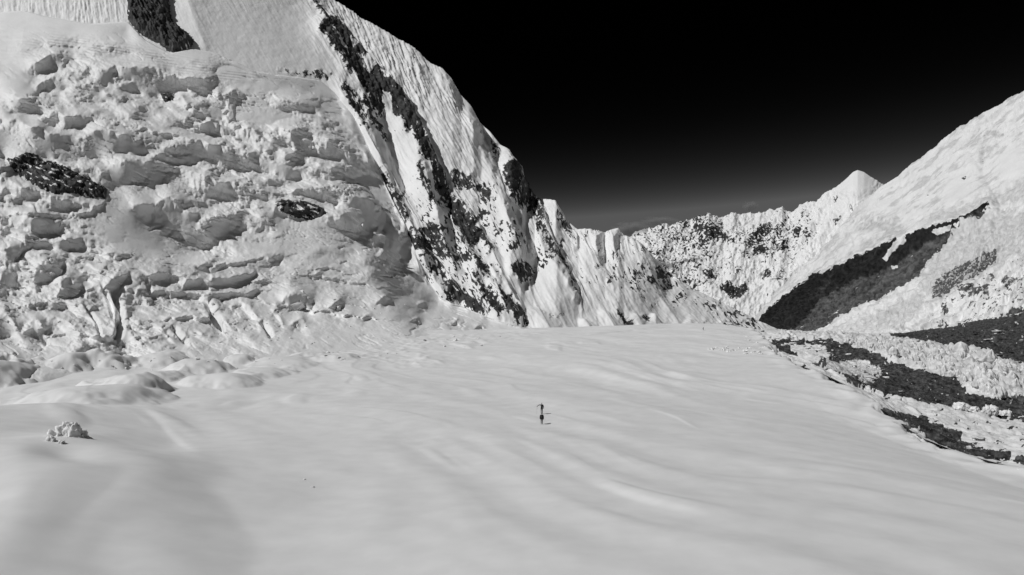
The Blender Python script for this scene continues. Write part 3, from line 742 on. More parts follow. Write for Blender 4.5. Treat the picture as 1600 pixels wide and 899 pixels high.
# faces turned away from the sun, traced
DARK = [[(57,410),(95,412),(93,425),(75,440),(58,442)], [(0,430),(38,435),(35,445),(0,445)], [(5,387),(35,392),(22,410),(10,400)], [(95,440),(125,445),(128,455),(100,470),(88,465)],
 [(183,468),(192,480),(205,490),(200,505),(208,530),(188,538),(182,520),(185,500),(180,480)], [(327,468),(338,485),(346,517),(338,512),(326,500)], [(268,506),(280,518),(292,536),(280,532)], [(118,545),(135,543),(138,560),(132,570),(116,572)],
 [(0,555),(15,560),(38,578),(30,582),(8,578),(8,600),(-10,602),(-10,555)], [(-10,495),(10,500),(30,525),(-10,527)], [(40,515),(70,510),(72,530),(60,532)], [(165,440),(200,425),(198,440),(180,455)], [(205,318),(240,320),(236,346),(215,342)],
 [(310,345),(355,342),(358,372),(325,372)], [(230,428),(260,425),(290,433),(270,434),(240,440)], [(290,440),(320,436),(308,448),(285,455)], [(330,432),(365,435),(398,424),(398,431),(365,443),(330,446)], [(443,465),(470,460),(488,475),(486,485),(450,485)], [(515,480),(533,467),(535,478),(522,487)],
 [(528,345),(545,325),(590,335),(618,350),(640,382),(628,388),(600,362),(575,352),(545,347)], [(578,375),(590,360),(600,372),(585,385)], [(598,385),(622,388),(632,424),(606,412),(595,398)], [(428,318),(445,330),(440,350),(428,340)], [(455,205),(480,205),(480,245),(470,252),(458,240)], [(500,152),(520,158),(515,168),(500,163)], [(60,182),(92,178),(92,198),(65,195)], [(95,183),(113,180),(113,198),(100,198)]]
GREY = [[(48,108),(107,95),(100,108),(60,112)], [(80,130),(105,115),(105,140),(85,142)], [(148,115),(180,108),(175,140),(150,135)], [(190,105),(230,105),(228,125),(190,125)], [(185,130),(275,125),(275,140),(240,148),(200,145)], [(8,155),(50,152),(80,172),(45,180),(15,175)],
 [(115,182),(145,188),(130,196),(115,196)], [(-10,200),(60,205),(125,215),(128,255),(90,250),(40,240),(-10,245)], [(130,215),(160,205),(215,225),(245,242),(180,240),(135,250)], [(268,225),(345,232),(345,242),(290,240)], [(255,245),(310,240),(312,255),(275,255)], [(120,140),(140,135),(180,150),(175,162),(150,158)],
 [(330,150),(350,165),(345,195),(330,185)], [(445,163),(480,158),(500,170),(475,175)], [(420,220),(440,215),(440,235),(425,235)], [(400,247),(470,265),(490,275),(450,277),(410,264)], [(352,335),(388,330),(390,345)], [(305,415),(335,402),(335,415),(310,420)], [(352,456),(400,453),(400,463),(355,463)], [(190,450),(212,447),(205,460)],
 [(260,320),(300,335),(325,370),(330,392),(300,385),(262,365),(245,340)], [(20,345),(70,340),(100,355),(60,358),(25,352)], [(65,380),(125,375),(132,390),(85,390)], [(170,258),(235,262),(225,285),(180,290),(165,275)], [(200,245),(250,258),(258,285),(235,290)]]
for pl in GREY: S.face(pl, .15, .55, 2.0, 1.0, .9)
for pl in DARK: S.face(pl, .10, 1.7, 1.4, .8, 1.0)
SMOOTH = [[(175,325),(235,345),(265,395),(330,425),(300,420),(230,412),(190,395),(165,370)], [(130,60),(260,82),(330,100),(300,92),(200,45),(20,40),(0,130),(40,150),(100,170),(140,185),(60,150),(20,100),(30,70)], [(400,120),(470,140),(540,180),(565,200),(530,190),(480,165),(400,135)], [(380,370),(460,365),(520,380),(480,400),(400,395)], [(260,395),(330,395),(330,410),(280,410)], [(425,335),(500,345),(540,390),(480,385),(430,360)]]
for pl in SMOOTH: S.face(pl, 1.15, 0, 8, 1.2, .62)
for pl in [[(130,560),(200,560),(220,575),(150,580)]]: S.face(pl, 1.2, 0, 6, .5, .8)
Mb = np.clip(idw(pxB, pyB, MB_PTS, 3, 10), 0, 1.1)
v01 = np.concatenate([np.zeros(14), np.linspace(0, 1, 570), np.ones(14)])[:, None]
dw = S.solve(.5, 75, 1.6)
dw *= sstep(-.01, .04, v01) * (1 - sstep(.93, 1.0, v01))
YBf = np.minimum(YB * np.exp(dw), YC_at - 2.2 + .8 * perlin(pxB / 14, pyB / 10, zB + 19)); YBf = np.where(np.arange(pyB.shape[0])[:, None] > rim, YB, YBf)
PB = unproj(pxB, pyB, YBf)
Bn = grid_normals(smooth_axis(smooth_axis(PB, 4, 0, 1), 4, 1, 1))
D = np.zeros(pxB.shape)
rough = np.clip(Mb * 1.2, .03, 1) * (.25 + .75 * sstep(-.1, .4, perlin(pxB / 30, pyB / 20, zB + 72)))
D += rough * (.55 * fbm(pxB / 6, pyB / 6, zB + 71, 3, .6) + .5 * (ridged((pxB + 3 * perlin(pxB / 12, pyB / 12, zB)) / 3.5, pyB / 9, zB + 81, 2) - .5) * sstep(.1, .5, perlin(pxB / 40, pyB / 30, zB + 83)))
for pts, w, dp in [([(180,448),(186,475),(190,505),(184,532)], 6, 26), ([(322,466),(334,485),(340,505),(345,522)], 6, 22), ([(268,508),(280,520),(292,536)], 4, 12), ([(158,440),(170,470),(178,500)], 3, 7), ([(228,430),(235,455),(245,470)], 3, 9), ([(408,500),(420,515),(425,528)], 4, 10),
                   ([(232,360),(255,352)], 2, 4), ([(305,418),(330,424),(360,415)], 2.5, 7), ([(60,520),(75,540)], 3, 8), ([(130,470),(150,500),(160,530)], 3, 6)]:
    slot(D, pxB, pyB, pts, w, dp)
cw = 1.5 * perlin(pxB / 6, pyB / 6, zB + 201)
aM = pxB * math.cos(th) + pyB * math.sin(th) + cw; cM = -pxB * math.sin(th) + pyB * math.cos(th) + cw
for sx_, sy_, q, dp in [(60, 11, 1, 3.5), (34, 7, 2, 2.2), (18, 4.5, 3, 1.2)]:
    D -= dp * np.clip(Mb + .12, 0, 1) * sstep(.90, .985, 1 - np.abs(perlin(aM / sx_, cM / sy_, zB + 210 + q))) * sstep(.05, .35, perlin(pxB / 50, pyB / 35, zB + 220 + q))
D *= sstep(-.01, .05, v01)
rockB = np.zeros(pxB.shape)
w1 = 4 * perlin(pxB / 10, pyB / 10, zB + 41) + 2 * perlin(pxB / 4, pyB / 4, zB + 45)
PBd = PB + Bn * (D * mB)[..., None]
iceB = .30 * sstep(.1, .6, perlin(pxB / 40, pyB / 9, zB + 51) + .3 * perlin(pxB / 8, pyB / 8, zB + 55)) * sstep(.3, .7, Mb)
lay = np.exp(-(((pyB - np.interp(pxB, [0, 60, 150, 250, 330, 390], [78, 70, 76, 95, 112, 122])) / 14) ** 2)) * sstep(420, 380, pxB) * sstep(20, 60, pxB)
iceB = np.maximum(iceB, lay * sstep(-.3, .3, perlin(pxB / 25, pyB / 14, zB + 4)) * .8 * sstep(-.1, .3, np.sin(pyB * 1.5 - .2 * pxB + 2 * perlin(pxB / 40, pyB / 20, zB)) * .5 + .3 * perlin(pxB / 10, pyB / 10, zB + 3)))
o = link('icefall', grid_mesh('icefall', PBd, {'rock': rockB, 'ice': iceB}), M_ice); tag(o, None, None, kind='structure')
print('B', time.time() - T0)

# ---- E: the far range that closes the valley
SKY_E = [(900, 400, 3700),(940, 385, 3700),(970, 376, 3700),(985, 366, 3700),(1000, 361, 3700),(1020, 352, 3700),(1036, 347, 3700),(1050, 348, 3700),(1062, 345, 3700),(1078, 346, 3700),(1092, 338, 3700),(1108, 330, 3700),(1118, 333, 3700),(1130, 339, 3700),(1138, 333, 3700),(1145, 330, 3700),(1152, 333, 3700),(1165, 331, 3700),(1178, 333, 3700),(1190, 334, 3700),(1205, 328, 3693),(1215, 326, 3679),(1222, 322, 3669),(1232, 331, 3654),(1240, 330, 3643),(1252, 322, 3626),(1262, 316, 3611),(1276, 315, 3591),(1290, 305, 3571),(1300, 299, 3557),(1312, 290, 3540),(1324, 278, 3523),(1333, 269, 3510),(1340, 266, 3500),(1350, 269, 3500),(1360, 276, 3500),(1375, 285, 3500),(1382, 287, 3500),(1390, 283, 3500),(1420, 290, 3500),(1460, 300, 3500)]
FOOT_E = [(900,540,2900),(1100,540,2900),(1180,530,2900),(1300,530,2900),(1460,540,2900)]
xsE = np.arange(900, 1460, .95)
pxE, pyE, YE = loft(xsE, [FOOT_E, SKY_E], [300], 0, 15)
PE = unproj(pxE, pyE, YE); En = smooth_axis(smooth_axis(grid_normals(PE), 10, 0), 15, 1); mE = YE / F
zE = np.zeros_like(pxE); D = np.zeros(pxE.shape)
pk = 1 - .82 * np.exp(-(((pxE - 1342) / 40) ** 2 + ((pyE - 276) / 40) ** 2))
D += pk * 12 * (ridged((pxE + .5 * pyE) / 62, pyE / 60, zE + 1, 5, .55) - .5)
D += pk * 1.5 * (ridged((pxE + 3 * perlin(pxE / 20, pyE / 20, zE)) / 9, pyE / 45, zE + 5, 2) - .5) + pk * 2.2 * fbm(pxE / 8, pyE / 8, zE + 9, 3, .6)
for pts, h, wl, wr in [([(1334,282),(1322,305),(1305,340),(1270,390),(1230,440),(1195,490)], 5, 30, 14), ([(1222,322),(1215,350),(1205,380),(1200,420)], 6, 20, 12), ([(1300,299),(1285,330),(1262,370),(1240,400)], 6, 16, 10), ([(1145,330),(1150,360),(1165,400)], 4, 16, 10), ([(1108,330),(1104,360),(1110,390)], 4, 16, 10)]:
    rib(D, pxE, pyE, pts, h, wl, wr)
ROCKS_E = [([(1082,352),(1098,346),(1106,355),(1125,352),(1130,365),(1146,372),(1150,382),(1126,378),(1108,372),(1104,384),(1100,370),(1086,362)], .85),
 ([(1174,366),(1188,352),(1206,348),(1208,362),(1196,372),(1180,384),(1164,388)], .8), ([(1176,388),(1188,382),(1204,388),(1198,396),(1178,400)], .95), ([(1122,448),(1138,440),(1150,446),(1164,440),(1172,452),(1160,464),(1146,466),(1132,456)], 1.0),
 ([(1096,422),(1112,420),(1120,432),(1106,436)], .95), ([(1192,424),(1204,418),(1204,434),(1194,438)], .9), ([(1216,420),(1228,424),(1222,440),(1214,446)], .75), ([(1238,362),(1252,355),(1252,372),(1242,376)], .85), ([(1260,352),(1266,370),(1262,388),(1258,372)], .85), ([(1250,332),(1262,330),(1258,340),(1250,342)], .8),
 ([(1206,360),(1226,346),(1228,360),(1210,374)], .7), ([(1148,424),(1156,420),(1156,428),(1150,428)], .8), ([(1160,395),(1172,392),(1170,402),(1158,404)], .8), ([(1304,312),(1312,306),(1312,318),(1306,322)], .75), ([(1324,318),(1330,316),(1334,328),(1328,328)], .75), ([(1302,346),(1316,335),(1312,350),(1304,356)], .8)]
w1 = 3 * perlin(pxE / 6, pyE / 6, zE + 41); w2 = 3 * perlin(pxE / 6, pyE / 6, zE + 51)
rockE = np.zeros(pxE.shape); spk = fbm((pxE + .6 * pyE) / 5, (pyE - .5 * pxE) / 2.8, zE + 23, 3, .65)
for poly, s in ROCKS_E:
    m = window(pxE, pyE, poly, 10)
    rockE[m] = np.maximum(rockE[m], sstep(-4, 3.5, poly_sd(pxE[m] + w1[m], pyE[m] + w2[m], poly) + 5 * spk[m]) * s - (1.7 - s) * np.maximum(0, np.abs(spk[m]) - .08))
densE = idw(pxE, pyE, [(1000,370,.4),(1040,370,.5),(1060,380,.5),(1100,375,.6),(1120,410,.35),(1080,410,.5),(1150,400,.3),(1180,370,.6),(1220,380,.55),(1250,360,.45),(1200,430,.3),(1230,430,.3),(1300,300,.1),(1340,290,.05),(1320,350,.15),(1280,400,.1),(1180,450,.1),(1150,470,.2),(1180,340,.1),(1060,400,.5)], 3, 10)
rockE = np.maximum(rockE, sstep(.62, .34, .98 - densE - .5 * (.8 * spk + .4 * perlin(pxE / 14, pyE / 14, zE + 61)) + .06) * .95)
D += rockE * 1.2 * fbm(pxE / 3, pyE / 4, zE + 31, 2)
D = np.where(pk < .9, D * sstep(0, .9, pk), D)
PEb = backside(PE + En * (D * mE)[..., None], nb, 1500, 1600)
o = link('far_mountains', grid_mesh('far_mountains', PEb, {'rock': pad_rows(rockE, nb), 'ice': pad_rows(0 * rockE, nb)}), M_far); tag(o, None, None, kind='structure')

# ---- F: the right mountain
SKY_F = [(1130, 512, 1250),(1165, 508, 1218),(1185, 501, 1200),(1205, 480, 1179),(1230, 446, 1153),(1262, 412, 1120),(1300, 372, 1080),(1340, 328, 1063),(1372, 296, 1050),(1385, 287, 1048),(1400, 277, 1046),(1420, 262, 1044),(1440, 246, 1041),(1450, 236, 1040),(1468, 221, 1035),(1485, 208, 1031),(1500, 199, 1027),(1520, 186, 1021),(1540, 175, 1016),(1560, 165, 1011),(1580, 153, 1005),(1600, 142, 1000),(1700, 90, 986),(1950, -60, 950)]
FOOT_F = [(1130,535,1250),(1185,530,1150),(1250,530,1000),(1300,530,880),(1400,532,730),(1500,526,660),(1600,510,630),(1700,500,600),(1950,470,600)]
xsF = np.arange(1130, 1950, 1.2)
pxF, pyF, YF = loft(xsF, [FOOT_F, SKY_F], [420], 0, 20)
PF = unproj(pxF, pyF, YF); Fn = smooth_axis(smooth_axis(grid_normals(PF), 15, 0), 20, 1); mF = YF / F
zF = np.zeros_like(pxF); D = np.zeros(pxF.shape)
al = pxF * math.cos(math.radians(-38)) + pyF * math.sin(math.radians(-38)); ac = -pxF * math.sin(math.radians(-38)) + pyF * math.cos(math.radians(-38))
RG = [(1450,260,.35),(1540,210,.5),(1500,300,.12),(1400,340,.2),(1580,260,.12),(1330,400,.55),(1260,440,.6),(1345,360,.5),(1400,365,.4),(1230,470,.6),(1560,330,.6),(1500,370,.8),(1580,380,.9),(1480,440,.9),(1540,460,1),(1400,480,.8),(1300,480,.8),(1450,500,1)]
rgh = idw(pxF, pyF, RG, 3, 12)
D += 5 * fbm(al / 90, ac / 40, zF + 2, 2) + rgh * (4.5 * fbm(al / 18, ac / 9, zF + 4, 4, .6) + 2.2 * (ridged(pxF / 6, pyF / 30, zF + 8, 2) - .5)) + .3 * fbm(al / 30, ac / 3.5, zF + 14, 2)
D += rgh * 2.2 * (ridged(al / 60, ac / 15, zF + 21, 3) - .5)
SF = [([(1184,512),(1215,486),(1252,458),(1294,430),(1330,412),(1370,393),(1408,379),(1470,358),(1520,343),(1546,326),(1560,305)], 26, 2.5, .9),
      ([(1250,528),(1290,512),(1340,492),(1380,478),(1408,462),(1436,440),(1448,424),(1470,402),(1500,384),(1545,372)], -14, 1.5, .5),
      ([(1440,436),(1452,420),(1480,395),(1510,374)], 5, 2, .6),
      ([(1410,516),(1440,492),(1476,472),(1520,446),(1560,424),(1600,402),(1680,370)], 12, 2, .8),
      ([(1470,400),(1500,392),(1540,384),(1558,378)], 4, 2, .8),
      ([(1460,522),(1480,500),(1500,488)], 8, 2, .8), ([(1352,352),(1375,345),(1408,348)], 5, 2, 1), ([(1340,385),(1375,362),(1410,345)], 7, 3, 1)]
for e, d, bk, fc in SF:
    wj = 2.2 * perlin(pxF / 14, pyF / 14, zF + 91) + 1.0 * perlin(pxF / 5, pyF / 5, zF + 93)
    if d > 0: scarp(D, pxF + wj, pyF + wj, e, d, bk, fc, .06)
    else:
        T = np.zeros(D.shape); scarp(T, pxF + wj, pyF + wj, e, -d, bk, fc, .06); D -= T * .0
ROCKS_F = [([(1186,514),(1216,488),(1252,460),(1294,430),(1298,436),(1330,420),(1372,396),(1406,380),(1412,388),(1440,374),(1500,352),(1530,338),(1547,325),(1552,332),(1535,348),(1500,360),(1486,378),(1468,390),(1448,408),(1436,432),(1420,440),(1400,450),(1372,468),(1340,478),(1318,492),(1296,505),(1262,524),(1248,524),(1216,520)], 1.0),
 ([(1454,470),(1462,440),(1480,420),(1505,408),(1535,395),(1560,386),(1556,410),(1540,424),(1520,436),(1490,452),(1470,470)], .70),
 ([(1495,450),(1515,446),(1530,452),(1545,448),(1548,464),(1520,466),(1500,462)], .7), ([(1560,438),(1580,430),(1600,432),(1600,446),(1575,446)], .65), ([(1470,480),(1482,476),(1486,490),(1474,500)], .7), ([(1568,490),(1590,480),(1610,484),(1600,496),(1575,498)], .85),
 ([(1530,208),(1545,204),(1562,208),(1566,218),(1545,214),(1532,216)], .5), ([(1530,240),(1536,232),(1540,246),(1532,262)], .6), ([(1504,278),(1508,276),(1512,281),(1504,282)], .9), ([(1450,306),(1454,304),(1454,309)], .8)]
SNOW_F = [[(1382,408),(1404,392),(1422,382),(1424,386),(1400,400),(1386,410)], [(1462,372),(1480,365),(1494,361),(1490,366),(1470,375)], [(1482,380),(1490,374),(1492,376),(1484,382)], [(1392,416),(1402,413),(1402,419),(1393,420)], [(1302,500),(1330,488),(1336,490),(1308,506)],[(1330,486),(1352,474),(1356,478),(1334,490)]]
w1 = 2.5 * perlin(pxF / 8, pyF / 8, zF + 41) + 1.5 * perlin(pxF / 3.5, pyF / 3.5, zF + 45); w2 = 2.5 * perlin(pxF / 8, pyF / 8, zF + 51) + 1.5 * perlin(pxF / 3.5, pyF / 3.5, zF + 55)
rockF = np.zeros(pxF.shape); spk = fbm(al / 8, ac / 3, zF + 23, 3, .6)
for poly, s in ROCKS_F:
    m = window(pxF, pyF, poly, 12)
    rockF[m] = np.maximum(rockF[m], sstep(-3, 3, poly_sd(pxF[m] + w1[m], pyF[m] + w2[m], poly) + 3 * spk[m]) * s - (1.1 - s) * 1.3 * np.abs(spk[m]))
rockF -= .8 * np.maximum(0, fbm(al / 50, (ac + 4 * perlin(al / 30, ac / 30, zF)) / 4, zF + 151, 3, .6) - .42) * (rockF > 0)
for poly in SNOW_F:
    m = window(pxF, pyF, poly, 10)
    rockF[m] *= 1 - sstep(-1.5, 1.5, poly_sd(pxF[m] + w1[m] * .5, pyF[m] + w2[m] * .5, poly))
densF = idw(pxF, pyF, [(1450,260,.0),(1540,220,.1),(1500,300,0),(1400,340,0.02),(1330,400,.0),(1260,440,.05),(1560,330,.1),(1500,380,.12),(1580,380,.15),(1480,500,.4),(1540,460,.45),(1590,450,.4),(1400,500,.05),(1440,470,.1),(1550,490,.4)], 3, 12)
rockF = np.maximum(rockF, sstep(.62, .38, 1 - densF - .5 * (.8 * spk + .4 * perlin(pxF / 14, pyF / 14, zF + 61)) + .06) * .9)
D += np.clip(rockF, 0, 1) * (2.6 * fbm(al / 12, ac / 5, zF + 31, 4, .6) + 4.5 * (ridged(al / 90, (ac + 3 * perlin(al / 30, ac / 30, zF)) / 9, zF + 35, 3) - .5))
iceF = .6 * sstep(.1, .5, perlin(al / 40, ac / 14, zF + 71) + .3 * perlin(al / 9, ac / 5, zF + 75)) * sstep(.25, .6, rgh)
for pl, v in [([(1300,440),(1345,400),(1380,372),(1408,344),(1414,372),(1372,392),(1330,416)], .75), ([(1338,358),(1375,345),(1408,348),(1405,366),(1362,372)], .7), ([(1440,350),(1500,325),(1560,300),(1600,275),(1660,240),(1660,300),(1600,318),(1560,322),(1520,340),(1460,358)], .55), ([(1534,206),(1548,203),(1562,207),(1566,218),(1550,214),(1536,215)], 1.0), ([(1530,226),(1556,224),(1566,232),(1540,240),(1538,250),(1532,262),(1528,250)], .6),
              ([(1470,375),(1520,350),(1570,330),(1640,320),(1640,400),(1580,405),(1540,424),(1500,440),(1450,470),(1440,440),(1450,410)], .6), ([(1460,470),(1470,430),(1500,405),(1545,388),(1566,384),(1560,410),(1520,440),(1490,455)], 1.3), ([(1330,505),(1400,470),(1450,462),(1440,500),(1380,515)], .6), ([(1290,520),(1340,500),(1400,475),(1440,470),(1420,500),(1400,520)], .5)]:
    m = window(pxF, pyF, pl, 20)
    iceF[m] = np.maximum(iceF[m], 1.7 * v * sstep(-6, 8, poly_sd(pxF[m] + 1.6 * w1[m], pyF[m] + 1.6 * w2[m], pl) + 9 * fbm(al[m] / 12, ac[m] / 6, zF[m] + 101, 3, .6)) * (.75 + .5 * fbm(al[m] / 8, ac[m] / 4, zF[m] + 105, 3)))
iceF = np.clip(np.maximum(iceF, .8 * sstep(.0, .55, fbm(al / 45, ac / 9, zF + 111, 5, .65)) * sstep(.1, .3, rgh)), 0, 1.2)
SF_ = Slopes(xsF, pyF, YF, -60, 540)
SF_.wa = 2.5 * perlin(SF_.px / 8, SF_.py / 8, SF_.z + 41) + 1.5 * perlin(SF_.px / 3.5, SF_.py / 3.5, SF_.z + 45); SF_.wb = 2.5 * perlin(SF_.px / 8, SF_.py / 8, SF_.z + 51) + 1.5 * perlin(SF_.px / 3.5, SF_.py / 3.5, SF_.z + 55)
alS = SF_.px * math.cos(math.radians(-38)) + SF_.py * math.sin(math.radians(-38)); acS = -SF_.px * math.sin(math.radians(-38)) + SF_.py * math.cos(math.radians(-38))
rgS = idw(SF_.px, SF_.py, RG, 3, 12)
SF_.gx += rgS * sstep(380, 430, SF_.py) * 1.3 * perlin(SF_.px / 4.5, SF_.py / 26, SF_.z + 63) + .25 * fbm(alS / 50, acS / 14, SF_.z + 33, 3) + .12 * fbm(alS / 14, acS / 3, SF_.z + 37, 2) + rgS * 1.9 * (ridged(alS / 30, acS / 9, SF_.z + 3, 3) - .5) + rgS * 1.2 * fbm(alS / 9, acS / 5, SF_.z + 13, 3, .6)
SF_.fy *= 1 - np.clip(rgS * .8, 0, .8) * sstep(.0, .5, perlin(alS / 24, acS / 7, SF_.z + 23) + .5 * perlin(alS / 9, acS / 4, SF_.z + 25))
for i, (pl, sd_) in enumerate(ROCKS_F):
    SF_.face(pl, .5 if i == 0 else .7, 1.5 if i == 0 else .8, 2.5, 1)
SF_.face([(1186,512),(1216,486),(1252,458),(1294,428),(1298,436),(1330,418),(1372,396),(1408,379),(1440,368),(1500,348),(1546,324),(1550,332),(1500,356),(1440,384),(1380,408),(1330,432),(1290,452),(1240,490),(1215,512)], .3, 2.6, 2, 1)
SF_.face([(1300,445),(1380,392),(1412,344),(1408,370),(1370,388),(1330,408)], .8, .5, 3, 1, .7); SF_.face([(1345,352),(1375,345),(1408,350),(1404,362),(1370,368)], .8, .5, 4, 1, .6); SF_.face([(1500,310),(1560,290),(1600,260),(1640,240),(1640,290),(1590,310),(1540,325),(1470,345)], .7, .5, 5, 1, .7)
SF_.face([(1470,375),(1520,350),(1570,330),(1640,320),(1640,400),(1580,405),(1540,424),(1500,440),(1450,470),(1440,440),(1450,410)], .8, .7, 6, 1, .7)
SF_.face([(1454,470),(1462,440),(1485,420),(1510,404),(1545,388),(1566,384),(1560,410),(1540,424),(1500,440),(1470,470)], .5, 1.4, 2.5, 1)
dwF = SF_.solve(.5, 70, 1.0) * (1 - .8 * sstep(.96, 1.0, np.linspace(0, 1, pxF.shape[0])[:, None]))
PF = unproj(pxF, pyF, YF * np.exp(dwF))
PFb = backside(PF + Fn * (D * mF)[..., None], nb, 700, 900)
toneF = .35 * fbm(al / 60, ac / 30, zF + 5, 2) + 1.1 * fbm(al / 70, (ac + 5 * perlin(al / 40, ac / 30, zF)) / 7, zF + 85, 4, .65)
shadeU = sstep(-3, 3, poly_sd(pxF + w1, pyF + w2, [(1186,514),(1216,486),(1252,458),(1294,428),(1298,436),(1330,418),(1372,396),(1408,379),(1440,370),(1500,350),(1546,324),(1552,332),(1500,362),(1440,392),(1400,412),(1340,436),(1290,462),(1250,500),(1232,522),(1200,522)]))  # upper cliff band, where the overhang lies in shadow
toneF = toneF - 1.5 * shadeU + .85 * (1 - shadeU)  # overhang shade and lit lower face painted into the rock tone
o = link('mountain_slope', grid_mesh('mountain_slope', PFb, {'rock': pad_rows(rockF, nb), 'ice': pad_rows(iceF, nb), 'tone': pad_rows(toneF, nb)}), M_right); tag(o, None, None, kind='structure')
print('EF', time.time() - T0)

# ---- G: moraine trough between the glacier and the right mountain
xsG = np.arange(1060, 1950, 1.1)
r0 = [(1060,534,400),(1140,532,410)] + [(p[0], p[1] + 3, float(y)) for p, y in zip(EDGE, eY)] + [(1950,850,60)]
r1 = [(1060,520,470),(1200,536,430),(1283,548,400),(1340,572,360),(1400,596,320),(1500,626,262),(1600,652,230),(1750,700,200),(1950,740,190)]
r2 = [(1060,519,490),(1200,528,450),(1310,533,432),(1400,562,360),(1500,594,310),(1600,618,282),(1750,660,250),(1950,700,240)]
r3 = [(1060,518,520),(1200,522,500),(1300,524,490),(1433,540,440),(1550,556,405),(1600,570,385),(1750,600,350),(1950,640,330)]
r4 = [(1060,516,700),(1185,513,1050),(1250,520,960),(1300,523,850),(1400,522,720),(1480,514,650),(1540,500,640),(1600,488,620),(1950,440,600)]
r5 = [(1060,514,900),(1185,511,1300),(1250,516,1200),(1400,518,900),(1600,480,800),(1950,430,800)]
pxG, pyG, YG = loft(xsG, [r0, r1, r2, r3, r4, r5], [170, 60, 60, 100, 10], 3, 12)
PGm = unproj(pxG, pyG, YG); zG = np.zeros_like(pxG)
PGm = smooth_axis(PGm, 6, 0, 1)
xw, yw = PGm[..., 0], PGm[..., 1]
Dz = 1.6 * fbm(xw / 22, yw / 22, zG + 3, 4, .55) + .45 * fbm(xw / 3.2, yw / 4, zG + 13, 3, .6)
BLACK = [[(1196,540),(1208,546),(1240,556),(1280,572),(1333,598),(1398,622),(1450,636),(1520,640),(1545,650),(1620,660),(1620,618),(1545,622),(1510,612),(1496,592),(1460,582),(1400,568),(1366,552),(1320,536),(1282,531),(1225,530),(1208,534)],
         [(1352,640),(1372,638),(1400,645),(1432,648),(1455,660),(1500,676),(1522,692),(1572,706),(1578,716),(1545,716),(1500,703),(1460,690),(1440,674),(1400,668),(1384,660)],
         [(1388,522),(1430,517),(1482,513),(1530,500),(1556,496),(1640,484),(1640,572),(1600,568),(1568,566),(1545,550),(1510,546),(1478,540),(1436,534),(1400,532)],
         [(1576,720),(1600,716),(1640,722),(1640,734),(1590,724)]]
WHITE = [([(1232,540),(1260,536),(1290,546),(1302,556),(1284,568),(1262,566),(1244,556)], .9), ([(1272,572),(1310,564),(1352,562),(1376,574),(1380,590),(1350,588),(1300,584)], .55), ([(1330,588),(1372,586),(1374,596),(1344,600)], .5), ([(1552,518),(1566,517),(1566,521),(1552,522)], .8), ([(1536,532),(1552,530),(1552,535),(1538,535)], .8), ([(1556,556),(1566,552),(1568,558)], .7)]
ICEB = [(1198,530),(1222,520),(1262,522),(1300,522),(1366,527),(1432,534),(1480,540),(1512,546),(1545,552),(1568,566),(1600,570),(1640,580),(1640,632),(1600,622),(1560,622),(1530,612),(1505,604),(1495,590),(1458,580),(1400,564),(1360,546),(1312,534)]
w1 = 6 * perlin(pxG / 12, pyG / 7, zG + 41) + 4.5 * perlin(pxG / 5, pyG / 2.5, zG + 45); w2 = 3 * perlin(pxG / 12, pyG / 7, zG + 51) + 2.4 * perlin(pxG / 6, pyG / 2.5, zG + 55)
rockG = np.zeros(pxG.shape)
for poly in BLACK:
    rockG = np.maximum(rockG, sstep(-2, 1.5, poly_sd(pxG + w1, pyG + w2, poly)))
for poly, s in WHITE:
    rockG *= 1 - s * sstep(-2.0, 2, poly_sd(pxG + w1, pyG + w2, poly) + 2.5 * perlin(pxG / 9, pyG / 4, zG + 61))
rockG -= .5 * sstep(.35, .9, fbm(pxG / 2.6, pyG / 1.3, zG + 131, 3, .7)) * rockG
ib = sstep(-2, 3, poly_sd(pxG + w1 * .6, pyG + w2 * .6, ICEB))
rockG *= 1 - ib
rockG -= .6 * sstep(.62, .85, fbm(pxG / 9, pyG / 4, zG + 71, 4, .62)) * rockG
rockG = np.maximum(rockG, .8 * sstep(.42, .55, perlin(pxG / 16, pyG / 3, zG + 77) + .4 * perlin(pxG / 5, pyG / 2, zG + 79)) * (1 - ib))
Dz += ib * (3.5 * (ridged(xw / 13, yw / 16, zG + 5, 3) - .2) + 2.0 * fbm(xw / 5, yw / 6, zG + 9, 3))
Dz += rockG * .5 * fbm(xw / 1.5, yw / 2.2, zG + 113, 3, .7)
Dz += (1 - rockG) * (1 - ib) * .5 * sstep(-.1, .4, fbm(xw / 10, yw / 14, zG + 15, 3))
edge_in = np.concatenate([np.linspace(0, 1, 170) ** 1, np.ones(pxG.shape[0] - 170)])[:, None]
PGm[..., 2] += Dz * sstep(0, .12, edge_in)
o = link('moraine', grid_mesh('moraine', PGm, {'rock': rockG, 'ice': np.clip(ib * (.5 + .8 * perlin(xw / 7, yw / 9, zG + 95)), 0, 1), 'tone': 1.3 * fbm(xw / 3, yw / 5, zG + 91, 5, .8)}), M_mor); tag(o, None, None, kind='structure')
print('G', time.time() - T0)

from mathutils import Vector
# ------------------------------------------------------------------ things
def on_grid(pxg, pyg, P, px, py):
    """point of a terrain sheet that shows at a spot of the survey photograph"""
    Q = P[1:-1, 1:-1]; a, b = proj(Q)
    d = (a - px) ** 2 + (b - py) ** 2
    i, j = np.unravel_index(np.argmin(d), d.shape)
    return Q[i, j]

def on_field(px, py):
    a = np.abs(pxA - px) + 0 * pyA
    PXn, PYn = projA
    d = (PXn - px) ** 2 + (PYn - py) ** 2
    i, j = np.unravel_index(np.argmin(d), d.shape)
    return PA[i, j]
projA = proj(PA)

def mesh_from(name, V, Fc, smooth=True):
    me = bpy.data.meshes.new(name); me.from_pydata([tuple(v) for v in V], [], Fc); me.update()
    me.polygons.foreach_set('use_smooth', [smooth] * len(me.polygons))
    return me

